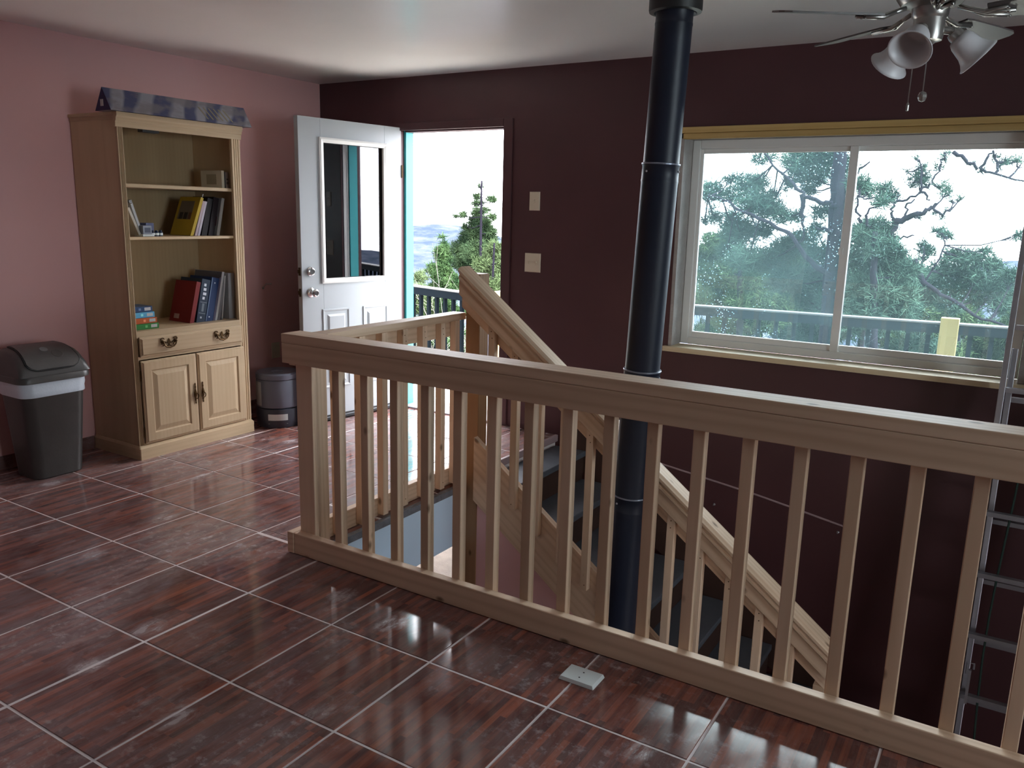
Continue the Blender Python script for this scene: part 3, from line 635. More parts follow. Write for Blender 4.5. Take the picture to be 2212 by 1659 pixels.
def bail(y, z):
    mb = MB(); x = FXP + .001; ptsY = [(-.044, .012), (-.040, -.004), (-.026, -.017), (0, -.024), (.026, -.017), (.040, -.004), (.044, .012)]
    mb.tube([(x + .014, y + a, z + b_) for a, b_ in ptsY], [.003, .0038, .0045, .0055, .0045, .0038, .003], 8)
    for s_ in (-1, 1):
        mb.lathe([(0, 0), (.012, 0), (.011, .003), (.006, .006), (.005, .016), (0, .018)], (x, y + s_ * .044, z + .012), (1, 0, 0), 14)
        mb.tube([(x + .003, y + s_ * (.044 + .012 * cos(t)), z + .026 + .009 * sin(t)) for t in [radians(d) for d in range(-120, 200, 30)]], .0032, 6)
        mb.tube([(x + .003, y + s_ * (.040 + .01 * cos(t)), z - .004 + .008 * sin(t)) for t in [radians(d) for d in range(0, 300, 30)]], .003, 6)
        mb.tube([(x + .003, y + s_ * .032, z + .014), (x + .003, y + s_ * .018, z + .004), (x + .003, y + s_ * .006, z + .006)], .0032, 6)
    mb.prism([(x, y - .010, z + .006), (x, y, z - .012), (x, y + .010, z + .006), (x, y + .006, z + .022), (x, y, z + .030), (x, y - .006, z + .022)], (.004, 0, 0))
    mb.tube([(x + .003, y - .014, z - .016), (x + .004, y, z - .010), (x + .003, y + .014, z - .016)], .003, 6)
    return mb
build('bail_handle', bail(3.002, .676), 'brass', dr); build('bail_handle', bail(3.385, .676), 'brass', dr)
def pull(y, z, s_):
    mb = MB(); x = FXP + .001
    prof = [(.0015, -.066), (.004, -.06), (.0025, -.05), (.005, -.042), (.003, -.03), (.007, -.018), (.010, -.004), (.010, .006), (.006, .018), (.003, .03), (.005, .042), (.0025, .05), (.004, .06), (.0015, .066)]
    vs = MB(); mb.lathe(prof, (x + .003, y, z), (0, 0, 1), 8)
    mb.tube([(x + .014 + .0 * t, y + s_ * .002 + .012 * sin(radians(t)), z - .016 + .016 * cos(radians(t))) for t in range(0, 361, 30)], .0032, 6)
    return mb
for (ya, yb, hy, s_) in ((2.818, 3.189, 3.166, 1), (3.197, 3.564, 3.221, -1)):
    za, zb = .092, .588; rr = raised_face(ya, yb, za, zb)
    r2 = lambda d, x: [(x, ya + d, za + d), (x, yb - d, za + d), (x, yb - d, zb - d), (x, ya + d, zb - d)]
    rr += [r2(.058, FXP), r2(.064, FXP - .007), r2(.068, FXP - .007), r2(.094, FXP + .001)]
    dd = build('cabinet_door', MB().loft(rr), 'cab', bc)
    build('pull', pull(hy, .34, s_), 'brass', dd)
    if s_ == 1:
        for z in (.50, .16): build('hinge', MB().tube([(X1 + .004, ya - .004, z - .03), (X1 + .004, ya - .004, z + .03)], .0045, 8), 'brass', dd)
build('light_fixture', B((X1 - .075, 2.955, 1.885), (X1 - .03, 3.06, 1.9365)), 'blackp', bc)

# ---- what stands in it
def book(name, label, cat, y, z, t, h, d, tilt, cover, xs=-4.375, pages=(.62, .58, .50), deco=None, group=None, thick=.002):
    """spine faces the room; y = lower corner nearest the stair side, tilt leans the top towards +y"""
    M_ = Matrix.Translation((xs, y, z)) @ Matrix.Rotation(-radians(tilt), 4, 'X')
    root = thing(name, label, cat, (xs - d / 2, y + t / 2, z), group)
    c = MB().box((-d, 0, 0), (0, thick, h), M_).box((-d, t - thick, 0), (0, t, h), M_).box((-thick, thick, 0), (0, t - thick, h), M_)
    build('cover', c, solid(name + '_cover', cover, .55), root)
    build('pages', MB().box((-d + .004, thick + .0002, .003), (-thick - .0004, t - thick - .0002, h - .003), M_), solid(name + '_pages', pages, .8), root)
    for nm, lo, hi, colr in (deco or []): build(nm, MB().box(lo, hi, M_), solid(nm, colr, .5), root)
    return root
ZL, ZM, ZT = .7625, 1.3015, 1.5975
# lower bay, standing
book('book', 'red hardcover book leaning first in the lower row, small white sticker on its cover', 'book', 3.232, ZL + .001, .030, .265, .205, 15, (.16, .010, .012), deco=[('sticker', (-.165, -.0006, .02), (-.115, 0, .05), (.38, .26, .24))])
bk = [('spine_print', (0, .020, .235 - .028 * i), (.0006, .040 + .004 * ((i * 7) % 3 - 1), .252 - .028 * i), (.60, .64, .72)) for i in range(4)]
bk += [('spine_print', (0, .008, .132), (.0006, .056, .1345), (.25, .28, .33)), ('spine_print', (0, .024, .075), (.0006, .040, .126), (.13, .16, .20)), ('spine_print', (0, .008, .062), (.0006, .056, .0645), (.25, .28, .33)), ('spine_print', (0, .022, .03), (.0006, .034, .042), (.4, .44, .5))]
book('book', 'thick navy book with white lettering down its spine, beside the red book', 'book', 3.2795, ZL, .062, .280, .21, 13, (.018, .032, .058), deco=bk)
book('book', 'glossy royal blue book between the navy book and the tall white one', 'book', 3.346, ZL, .056, .288, .215, 14, (.010, .030, .10), deco=[('spine_print', (0, .024, .25), (.0006, .031, .258), (.5, .55, .65)), ('spine_print', (0, .02, .03), (.0006, .028, .038), (.5, .55, .65)), ('spine_edge', (0, .003, .004), (.0008, .007, .284), (.16, .24, .36))])
book('book', 'thin violet grey book squeezed behind the glossy blue book', 'book', 3.4055, ZL, .014, .282, .215, 14, (.085, .075, .12))
book('book', 'tall thin white spined picture book, highest in the lower row', 'book', 3.4225, ZL, .016, .318, .27, 13.5, (.50, .51, .53), deco=[('cover_picture', (-.268, -.0006, .24), (-.004, 0, .316), (.10, .10, .12))])
book('book', 'grey paperback between the tall white book and the slim white one', 'book', 3.4425, ZL, .018, .24, .20, 12, (.22, .23, .25))
book('book', 'slim white pamphlet leaning just before the white binder', 'book', 3.4735, ZL, .008, .285, .21, 8, (.55, .56, .57))
book('ring_binder', 'upright white ring binder at the right end of the lower row', 'binder', 3.533, ZL + .0005, .046, .296, .22, 1.5, (.42, .44, .47))
# lower bay, stack of four cases on the left
for i, (nm, colr, lab) in enumerate((('green', (.045, .20, .055), 'green plastic case at the bottom of the stack of four on the shelf'), ('orange', (.42, .10, .035), 'orange red plastic case, second from the bottom of the stack'), ('sky', (.10, .35, .55), 'sky blue plastic case, third from the bottom of the stack'), ('navy', (.03, .06, .13), 'navy plastic case on top of the stack of four'))):
    z = ZL + .0005 + i * .0335; y1_ = (2.988, 2.982, 2.972, 2.962)[i]; xf = (-4.335, -4.34, -4.346, -4.35)[i]
    t_ = thing('media_case', lab, 'case', (xf - .07, 2.9, z))
    build('case_body', MB().box((xf - .135, 2.815, z), (xf, y1_, z + .033)), solid('case_' + nm, colr, .35), t_, bevel=.002)
    build('case_label', MB().box((xf, y1_ - .052, z + .008), (xf + .0008, y1_ - .012, z + .026)), 'paper', t_)
    build('case_label', MB().box((xf, y1_ - .09, z + .010), (xf + .0008, y1_ - .075, z + .024)), solid('case_mark', tuple(min(.8, c * 2 + .08) for c in colr)), t_)
# middle shelf
book('book', 'yellow book leaning on the middle shelf, dark squares on its cover', 'book', 3.272, ZM + .001, .020, .252, .20, 21.5, (.42, .29, .025), thick=.0025, deco=[('cover_print', (-.175, -.0007, .105), (-.045, 0, .225), (.17, .135, .09)), ('cover_square', (-.160, -.0012, .105), (-.128, -.0007, .150), (.03, .025, .02)), ('cover_square', (-.115, -.0012, .105), (-.083, -.0007, .150), (.03, .025, .02)), ('cover_square', (-.07, -.0012, .105), (-.045, -.0007, .150), (.14, .06, .03)), ('ribbon', (-.002, .008, .252), (-.0005, .011, .275), (.5, .48, .46))])
book('book', 'pale pink spined book leaning against the yellow book', 'book', 3.304, ZM + .001, .016, .225, .18, 19, (.42, .33, .36))
book('book', 'white mauve paperback behind the pale pink book', 'book', 3.325, ZM + .001, .015, .222, .18, 18, (.46, .42, .48))
book('book', 'black leaning book in the right half of the middle shelf', 'book', 3.352, ZM + .001, .038, .24, .2, 15, (.006, .004, .005))
book('book', 'dark plum book just left of the rightmost book on the middle shelf', 'book', 3.404, ZM + .001, .040, .245, .205, 13, (.012, .007, .010), deco=[])
book('book', 'rightmost book of the middle shelf, grey white spine and a red patch on its cover', 'book', 3.466, ZM + .001, .021, .240, .2, 13, (.36, .35, .33), deco=[('cover_picture', (-.06, -.0006, .12), (-.003, 0, .236), (.30, .28, .28)), ('cover_patch', (-.075, -.0009, .06), (-.02, 0, .12), (.16, .035, .045))])
book('book', 'cream paperback leaning left against the bookcase side, middle shelf', 'book', 2.925, ZM + .006, .014, .165, .13, -22, (.50, .47, .40))
book('book', 'thin grey book leaning left beside the cream paperback', 'book', 2.948, ZM + .006, .014, .185, .13, -17, (.40, .41, .42), xs=-4.39)
book('book', 'striped grey book leaning left, deepest on the middle shelf', 'book', 2.978, ZM + .006, .018, .205, .12, -17, (.28, .29, .30), xs=-4.44)
t_ = thing('plastic_box', 'small clear plastic box of grey odds and ends on a white lid, middle shelf', 'box', (-4.38, 2.965, ZM))
build('lid', MB().box((-4.43, 2.93, ZM), (-4.345, 3.004, ZM + .012)), 'ivory', t_, bevel=.002)
build('box_body', MB().box((-4.425, 2.938, ZM + .0125), (-4.352, 2.994, ZM + .062)), solid('clear_grey_plastic', (.27, .29, .34), .25), t_, bevel=.003)
build('box_contents', MB().box((-4.352, 2.948, ZM + .022), (-4.3512, 2.985, ZM + .05)), solid('grey_contents', (.09, .10, .14), .4), t_)
t_ = thing('plastic_box', 'small violet blue translucent box standing behind the dark bottles', 'box', (-4.43, 3.02, ZM))
build('box_body', MB().box((-4.47, 2.998, ZM), (-4.41, 3.05, ZM + .076)), solid('violet_plastic', (.12, .13, .22), .25), t_, bevel=.004)
for i, y in enumerate((3.008, 3.035, 3.062)):
    t_ = thing('small_bottle', ('left', 'middle', 'right')[i] + ' one of the three tiny navy bottles with white labels, middle shelf', 'bottle', (-4.37, y, ZM), 'tiny bottles on the middle shelf')
    build('bottle_body', MB().lathe([(.0, 0), (.0125, 0), (.0125, .022), (.008, .028), (.008, .034), (0, .034)], (-4.37, y, ZM), (0, 0, 1), 14), solid('navy_glass', (.012, .02, .045), .2), t_, auto=radians(40))
    build('bottle_label', MB().lathe([(.0128, .006), (.0128, .019)], (-4.37, y, ZM), (0, 0, 1), 14), 'ivory', t_)
# top shelf
book('book', 'small cream hardcover with a round emblem, standing on the top shelf', 'book', 3.525, ZT, .020, .108, .20, 0, (.66, .60, .46), pages=(.5, .45, .34), deco=[('cover_emblem', (-.145, -.0007, .022), (-.05, 0, .085), (.38, .33, .22))])
book('book', 'small pale grey book behind the cream hardcover on the top shelf', 'book', 3.556, ZT, .022, .100, .15, 0, (.30, .27, .25), deco=[('spine_mark', (0, .006, .05), (.0006, .018, .06), (.05, .05, .05)), ('spine_mark', (0, .006, .025), (.0006, .018, .04), (.08, .08, .08))])
# triangular carton on top
tb = thing('triangular_carton', 'long blue three sided carton with pale diagonal printing lying on the bookcase', 'box', (-4.33, 3.22, 1.977))
tri = [(-4.405, 2.735, 1.9775), (-4.262, 2.735, 1.9775), (-4.3335, 2.735, 2.098)]
M, n, l, b = newmat('printed_blue_card')
p_ = pos(n); v_ = mapping(n, l, p_, rot=(radians(35), 0, 0), scale=(1, 1, 1)); wv = n.new('ShaderNodeTexWave'); wv.bands_direction = 'Y'; wv.inputs['Scale'].default_value = 2.1; wv.inputs['Distortion'].default_value = 3.2; wv.inputs['Detail'].default_value = 3; wv.inputs['Detail Scale'].default_value = 1.3; l.new(v_, wv.inputs['Vector'])
f2 = noise(n, l, mapping(n, l, p_, scale=(6, 7, 16)), 1.3, 3)
c_ = mixc(n, l, ramp(n, l, wv.outputs['Fac'], .35, 0., .75, 1.), (.035, .045, .115), (.26, .26, .30)); c_ = mixc(n, l, ramp(n, l, f2, .45, 0., .62, .7), c_, (.17, .15, .16)); l.new(c_, b.inputs['Base Color']); b.inputs['Roughness'].default_value = .45
MT['card'] = M
build('carton_body', MB().prism(tri, (0, .95, 0)), 'card', tb)
for y_ in (-.001, .9501): build('end_flap', MB().prism([(x, y + y_, z) for x, y, z in tri], (0, .0009, 0)), solid('deep_blue_card', (.022, .020, .075), .45), tb)
build('end_label', MB().box((-4.352, 2.7325, 2.0), (-4.325, 2.7338, 2.035)), 'paper', tb)
sl_n = Vector((.1205, 0, .0715)).normalized()
for i in range(6):
    y = 3.33 + i * .036; up = Vector((-.0715, 0, .1205)).normalized(); b0 = Vector((-4.262, y + .03, 1.9775)) + sl_n * .0006
    build('printed_stroke', MB().prism([b0 + up * .02, b0 + up * .02 + Vector((0, .012, 0)), b0 + up * .10 + Vector((0, -.026, 0)), b0 + up * .10 + Vector((0, -.038, 0))], sl_n * .0006), solid('cream_print', (.24, .21, .15)), tb)

# ================================================================== TRASH CAN
tc_ = thing('trash_can', 'charcoal plastic swing top trash can with a white liner showing under its lid', 'trash can', (-4.49, 2.36, 0))
cx, cy = -4.492, 2.36
TR = Matrix.Translation((cx, cy, 0)) @ Matrix.Rotation(radians(0), 4, 'Z') @ Matrix.Translation((-cx, -cy, 0))
rr = lambda hx, hy, r, z: [TR @ Vector(p) for p in rounded_rect(cx, cy, hx, hy, r, z)]
build('bin_body', MB().loft([rr(.108, .130, .05, .0), rr(.114, .137, .055, .006), rr(.140, .178, .06, .54), rr(.146, .186, .06, .552), rr(.146, .186, .06, .56), rr(.13, .17, .06, .56)]), 'bin', tc_, auto=radians(40))
bg_ = [rr(.1395, .1765, .06, .462), rr(.1425, .1795, .061, .466), rr(.1415, .1785, .061, .49), rr(.1445, .1825, .061, .51), rr(.1435, .1815, .061, .53), rr(.1475, .1875, .061, .552)]
build('bin_liner', MB().loft(bg_, False, False), 'bag', tc_, smooth=True)
rim = MB().loft([rr(.150, .190, .06, .54), rr(.158, .200, .062, .545), rr(.158, .200, .062, .572), rr(.152, .194, .062, .579)])
prof = [(.150, .578), (.146, .596), (.134, .622), (.112, .652), (.078, .680), (.034, .700), (-.02, .711), (-.08, .713), (-.125, .700), (-.146, .66), (-.150, .578)]
st = []
for yy, sc_, sx_ in ((-.193, .02, .95), (-.190, .35, .97), (-.183, .65, .985), (-.170, .88, 1), (-.150, .98, 1), (-.10, 1, 1), (0, 1.0, 1), (.10, 1, 1), (.150, .98, 1), (.170, .88, 1), (.183, .65, .985), (.190, .35, .97), (.193, .02, .95)):
    st.append([(cx + x * sx_, cy + yy, .578 + (z - .578) * sc_) for x, z in prof])
build('bin_lid', rim.loft(st), 'lid', tc_, auto=radians(50))
def lid_pt(a, yy, up=0.):          # point on the front curve, a = 0 at the rim .. 1 on top
    pr = prof[1:8]; t = a * (len(pr) - 1); i = min(int(t), len(pr) - 2); f_ = t - i
    x = pr[i][0] + (pr[i + 1][0] - pr[i][0]) * f_; z = pr[i][1] + (pr[i + 1][1] - pr[i][1]) * f_
    nx, nz = pr[i + 1][1] - pr[i][1], -(pr[i + 1][0] - pr[i][0]); q = math.hypot(nx, nz); nx, nz = nx / q, nz / q
    return Vector((cx + x + nx * up, cy + yy, z + nz * up))
def flap_half(a): return .148 - .03 * a if a > .22 else .148 - .03 * a - .05 * (1 - a / .22) ** 2
flp = MB(); aa = [.08 + .04 * k for k in range(4)] + [.26 + .092 * k for k in range(9)]
flp.loft([[lid_pt(a, s_ * flap_half(a - .08), .0085) for s_ in (-1, -.6, -.2, .2, .6, 1)] + [lid_pt(a, s_ * flap_half(a - .08), .001) for s_ in (1, .6, .2, -.2, -.6, -1)] for a in aa])
build('swing_flap', flp, 'lid', tc_, auto=radians(45))
edge = [lid_pt(a, -flap_half(a - .08) - .004, .003) for a in aa[::-1]] + [lid_pt(.06, s_ * (flap_half(0) - .0), .003) for s_ in (-.8, -.4, 0, .4, .8)] + [lid_pt(a, flap_half(a - .08) + .004, .003) for a in aa]
build('flap_seam', MB().tube(edge, .0045, 6), 'blackp', tc_)
bp_ = lid_pt(.62, -.005, .0085); build('flap_badge', MB().lathe([(0, 0), (.022, 0), (.02, .002), (0, .0025)], bp_, (.45, 0, .89), 18), solid('grey_badge', (.16, .165, .17), .3), tc_)
build('finger_recess', MB().lathe([(0, 0), (.030, 0), (.028, .001), (0, .0012)], lid_pt(.46, .045, .0085), (.6, 0, .8), 16), 'bin', tc_)

# ================================================================== CYLINDRICAL APPLIANCE
hx, hy = -4.30, 3.86
ap = thing('air_purifier', 'low grey blue cylindrical appliance on the floor between the bookcase and the open door', 'appliance', (hx, hy, 0))
build('base', MB().lathe([(0, .0), (.145, .0), (.150, .01), (.153, .10), (.150, .128), (.140, .134), (0, .134)], (hx, hy, 0), (0, 0, 1), 40), 'darkplas', ap, auto=radians(40))
build('drum', MB().lathe([(.138, .1345), (.147, .14), (.147, .325), (.143, .33), (0, .33)], (hx, hy, 0), (0, 0, 1), 40), 'greyplas', ap, auto=radians(40))
build('top_cap', MB().lathe([(.142, .3305), (.149, .335), (.149, .365), (.138, .376), (.045, .372), (.04, .362), (0, .362)], (hx, hy, 0), (0, 0, 1), 40), 'greyplas', ap, auto=radians(40))
def arc_panel(r, a0, a1, z0, z1):
    k = 8; return MB().loft([[(hx + rr_ * cos(radians(a0 + (a1 - a0) * i / k)), hy + rr_ * sin(radians(a0 + (a1 - a0) * i / k)), z) for rr_, z in ((r, z0), (r + .001, z0), (r + .001, z1), (r, z1))] for i in range(k + 1)])
build('paper_label', arc_panel(.147, -128, -92, .15, .315), 'paper', ap)
build('torn_tape', arc_panel(.1535, -70, -20, .055, .098).loft([[(hx + .1535 * cos(radians(a)), hy + .1535 * sin(radians(a)), z) for z in (.03, .032)] for a in (-70, -20)], False, False), 'ivory', ap)

# ================================================================== SMALL THINGS ON WALLS AND FLOOR
def wall_plate(name, label, cat, x0, x1, z0, z1, n_gang):
    t_ = thing(name, label, cat, ((x0 + x1) / 2, YP, (z0 + z1) / 2))
    build('cover_plate', MB().frustum((x0, z0), (x1, z1), 0, (x0 + .004, z0 + .004), (x1 - .004, z1 - .004), .006, Matrix(((1, 0, 0, 0), (0, 0, -1, YP), (0, 1, 0, 0), (0, 0, 0, 1)))), 'plate', t_)
    for i in range(n_gang):
        xc = x0 + (x1 - x0) * (i + .5) / n_gang; zc = (z0 + z1) / 2
        build('toggle', MB().box((xc - .005, YP - .009, zc - .012), (xc + .005, YP - .006, zc + .012)).box((xc - .0035, YP - .016, zc + .002), (xc + .0035, YP - .009, zc + .010)), 'plate', t_)
    return t_
wall_plate('switch_plate', 'upper almond single switch plate on the plum wall beside the doorway', 'light switch', -2.846, -2.765, 1.507, 1.629, 1)
wall_plate('switch_plate', 'lower wider almond double switch plate on the plum wall', 'light switch', -2.870, -2.746, 1.099, 1.226, 2)
ot = thing('outlet', 'almond wall outlet low on the pink wall beside the bookcase', 'outlet', (XP, 4.248, .42))
build('cover_plate', MB().box((XP, 4.208, .362), (XP + .005, 4.288, .482)), 'plate', ot, bevel=.003)
build('socket', MB().box((XP + .005, 4.232, .43), (XP + .0075, 4.264, .462)), 'plate', ot, bevel=.002); build('socket', MB().box((XP + .005, 4.232, .382), (XP + .0075, 4.264, .414)), 'plate', ot, bevel=.002)
hk = thing('wall_hook', 'small bent metal hook sticking out of the pink wall above the outlet', 'hook', (XP, 4.15, .93))
build('hook_wire', MB().tube([(XP, 4.15, .90), (XP + .012, 4.152, .915), (XP + .03, 4.155, .93), (XP + .075, 4.165, .935)], .005, 8), 'nickel', hk, smooth=True)
build('hook_base', MB().lathe([(0, 0), (.010, 0), (.008, .006), (0, .007)], (XP, 4.15, .90), (1, 0, 0), 12), 'nickel', hk)
fp = thing('blank_plate', 'loose white blank cover plate lying on the tiles near the guard rail', 'cover plate', (-1.05, 2.18, 0))
Mp = Matrix.Translation((-1.051, 2.182, .0008)) @ Matrix.Rotation(radians(.5), 4, 'Z')
build('plate_body', MB().frustum((-.0625, -.045), (.0625, .045), 0, (-.058, -.041), (.058, .041), .012, Mp), 'ivory', fp, bevel=.001)
build('screw_hole', MB().lathe([(0, 0), (.003, 0), (.003, .0008), (0, .0008)], Mp @ Vector((.0, -.018, .0118)), (0, 0, 1), 10).lathe([(0, 0), (.003, 0), (.003, .0008), (0, .0008)], Mp @ Vector((.0, .015, .0118)), (0, 0, 1), 10), 'blackp', fp)
for (x, z, lab) in ((-1.442, -.262, 'left one of two bright screw heads low on the plum wall above the stairs'), (-.708, -.274, 'right one of two bright screw heads low on the plum wall above the stairs')):
    s_ = build('screw', MB().lathe([(0, 0), (.008, 0), (.007, .004), (.003, .006), (.003, .02), (0, .02)], (x, YP, z), (0, -1, 0), 12), 'alu'); tag(s_, lab, 'screw', 'screws in the plum wall')

# ================================================================== OUTDOORS
import numpy as np
rng = np.random.default_rng(5)
# ground: flat yard, falling away to a valley and a far wooded ridge
def ridge_h(az):
    pts = [(-90, 4), (-60, 2), (-45, -1), (-38.5, -3.4), (-36.6, -2.6), (-32.6, -8.2), (-20, -13), (-5, -13), (0, -9), (20, -9), (60, -14), (100, -14)]
    for (a, h0), (b_, h1) in zip(pts, pts[1:]):
        if a <= az <= b_: return h0 + (h1 - h0) * (az - a) / (b_ - a)
    return 0
def ground_z(x, y):
    r = math.hypot(x, y); az = math.degrees(math.atan2(x, y))
    zr = ridge_h(az)
    if r < 13: z = -2.62
    elif r < 110: z = -2.62 - 42 * ((r - 13) / 97) ** 1.15
    elif r < 300: t = (r - 110) / 190; t = t * t * (3 - 2 * t); z = -44.6 + (44.6 + zr) * t
    else: z = zr + (300 - r) * .05
    amp = .12 if r < 16 else (1.2 if r < 110 else 5.0)
    nz_ = mnoise.noise(Vector((x * .035, y * .035, 1.3))) * amp * min(1, max(0, (r - 9) / 40)) + mnoise.noise(Vector((x * .15, y * .15, 7))) * amp * .3 * min(1, max(0, (r - 9) / 20))
    return z + (nz_ if r < 290 else nz_ * .4)
rs = [5.2, 7, 9, 11, 13, 15, 18, 22, 27, 34, 42, 52, 64, 80, 95, 110] + [110 + 9.5 * i for i in range(1, 21)] + [330, 400, 520]
azs = [radians(-95 + 1.6 * i) for i in range(120)]
g = MB(); g.v = [(r * sin(a), r * cos(a), ground_z(r * sin(a), r * cos(a))) for r in rs for a in azs]
na = len(azs); g.f = [(i * na + k, i * na + k + 1, (i + 1) * na + k + 1, (i + 1) * na + k) for i in range(len(rs) - 1) for k in range(na - 1)]
M, n, l, b = newmat('hillside_ground'); p_ = pos(n)
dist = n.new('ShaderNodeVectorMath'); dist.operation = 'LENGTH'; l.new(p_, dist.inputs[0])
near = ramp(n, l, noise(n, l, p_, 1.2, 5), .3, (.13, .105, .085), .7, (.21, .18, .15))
fwood = ramp(n, l, noise(n, l, p_, .10, 6, .7), .40, (.018, .025, .037), .60, (.038, .044, .063))  # bluish forest colour has the distance haze painted in
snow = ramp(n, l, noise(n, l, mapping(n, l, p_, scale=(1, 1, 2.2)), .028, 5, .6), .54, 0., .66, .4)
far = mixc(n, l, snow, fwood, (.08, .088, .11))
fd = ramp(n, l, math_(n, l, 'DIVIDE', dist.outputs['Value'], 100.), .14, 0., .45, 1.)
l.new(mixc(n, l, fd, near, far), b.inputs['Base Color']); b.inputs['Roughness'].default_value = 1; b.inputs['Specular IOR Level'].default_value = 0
MT['hill'] = M
o = build('ground', g, 'hill', smooth=True); o['kind'] = 'structure'
yard = MB().box((-9, YP + WT, ZB - .95), (5, 8.4, ZB - .02)); o = build('yard', yard, 'yard'); o['kind'] = 'structure'

# ---- deck
dk = thing('deck', 'sun bleached plank deck outside the open doorway', 'deck', (-2.5, 6, -.2))
y = YP + WT + .012
bd = None
while y < 7.25:
    if bd is None:
        y_first = y; bd = build('deck_board', MB().box((-8.0, y, -.188), (2.2, y + .138, -.15)), 'deck', dk)
    else: place(bd, 'deck_board', (0, y - y_first, 0), dk)
    y += .146
for x in (-7.5, -5.5, -3.5, -1.5, .5, 2.0): build('joist', MB().box((x, YP + WT + .01, -.36), (x + .04, 7.2, -.189)), 'deck', dk)
for x in (-7.4, -4.8, -1.6, 1.6): build('deck_post', MB().box((x, 6.9, ZB - .02), (x + .1, 7.0, -.361)), 'deck', dk)
def deck_rail(name, label, A, Bp, spacing, group=None):
    A, Bp = Vector(A), Vector(Bp); L = (Bp - A).length; d = (Bp - A) / L; nn = Vector((-d.y, d.x, 0))
    MM = Matrix(((d.x, nn.x, 0, A.x), (d.y, nn.y, 0, A.y), (0, 0, 1, 0), (0, 0, 0, 1)))
    t_ = thing(name, label, 'railing', tuple((A + Bp) / 2))
    build('cap_rail', MB().box((0, -.045, .735), (L, .045, .75), MM), 'rail_cap', t_, bevel=.006)
    build('top_rail', MB().box((0, -.040, .665), (L, .040, .7348), MM), 'darkrail', t_)
    build('bottom_rail', MB().box((0, -.018, -.06), (L, .018, -.02), MM), 'darkrail', t_)
    first = build('baluster', MB().box((.05, -.016, -.02), (.082, .016, .665), MM), 'darkrail', t_)
    for k in range(1, int((L - .1) / spacing)): place(first, 'baluster', d * (spacing * k), t_)
    return t_
deck_rail('deck_railing', 'dark grey deck railing with upright balusters seen through the doorway', (-6.9, 6.95, 0), (-4.02, 6.20, 0), .128)
deck_rail('deck_railing', 'dark grey deck railing with upright balusters seen through the window', (-3.3, 6.72, 0), (1.9, 7.27, 0), .142)
t_ = thing('deck_post', 'short raw yellow wooden post standing on the deck, seen through the window', 'post', (-.415, 7.0, -.15)); build('post', MB().box((-.475, 6.93, -.15), (-.35, 7.02, .79)), 'post_yel', t_, bevel=.004)
t_ = thing('deck_post', 'pale wooden post with a flat top at the end of the railing by the doorway', 'post', (-3.96, 6.2, -.15)); build('post', MB().box((-4.01, 6.15, -.15), (-3.9, 6.26, .795)), 'wyel', t_, bevel=.004)

# ---- trees
def needle_mesh(name, clumps, per, L, wd, mat, parent, up=.35, squash=.75):
    V = []
    for (x, y, z, r) in clumps:
        nt = max(6, int(per * (r / .2) ** 2))
        d = rng.normal(size=(nt, 3)); d /= np.linalg.norm(d, axis=1)[:, None]
        c = np.array((x, y, z)) + d * (r * 1.12 * rng.random((nt, 1)) ** .45) * np.array((1, 1, squash))
        k = 9
        c = np.repeat(c, k, 0); dd = rng.normal(size=(nt * k, 3)); dd[:, 2] = dd[:, 2] * .8 + up; dd /= np.linalg.norm(dd, axis=1)[:, None]
        s = np.cross(dd, rng.normal(size=dd.shape)); s /= np.linalg.norm(s, axis=1)[:, None]
        ln = L * (.6 + .6 * rng.random((nt * k, 1)))
        V.append(np.stack([c - s * wd / 2, c + s * wd / 2, c + dd * ln + s * wd * .3, c + dd * ln - s * wd * .3], 1).reshape(-1, 3))
    V = np.concatenate(V) - np.array(OFF[parent.name]); nq = len(V) // 4
    me = bpy.data.meshes.new(name); me.vertices.add(len(V)); me.vertices.foreach_set('co', V.ravel())
    me.loops.add(nq * 4); me.loops.foreach_set('vertex_index', np.arange(nq * 4, dtype=np.int32)); me.polygons.add(nq)
    me.polygons.foreach_set('loop_start', np.arange(0, nq * 4, 4, dtype=np.int32)); me.update(calc_edges=True)
    me.materials.append(MT[mat]); o = bpy.data.objects.new(name, me); COL.objects.link(o); o.parent = parent; OFF[o.name] = OFF[parent.name]; o['kind'] = 'stuff'
    return o
def wobble(pts, r0, r1, mb, sub=4, jit=.03, n=6):
    P = [Vector(p) for p in pts]; out = []
    for a, b_ in zip(P, P[1:]):
        for i in range(sub): out.append(a.lerp(b_, i / sub) + Vector((random.uniform(-jit, jit), random.uniform(-jit, jit), random.uniform(-jit, jit))) * (1 if i else .2))
    out.append(P[-1]); k = len(out) - 1
    mb.tube(out, [r0 + (r1 - r0) * i / k for i in range(k + 1)], n); return out
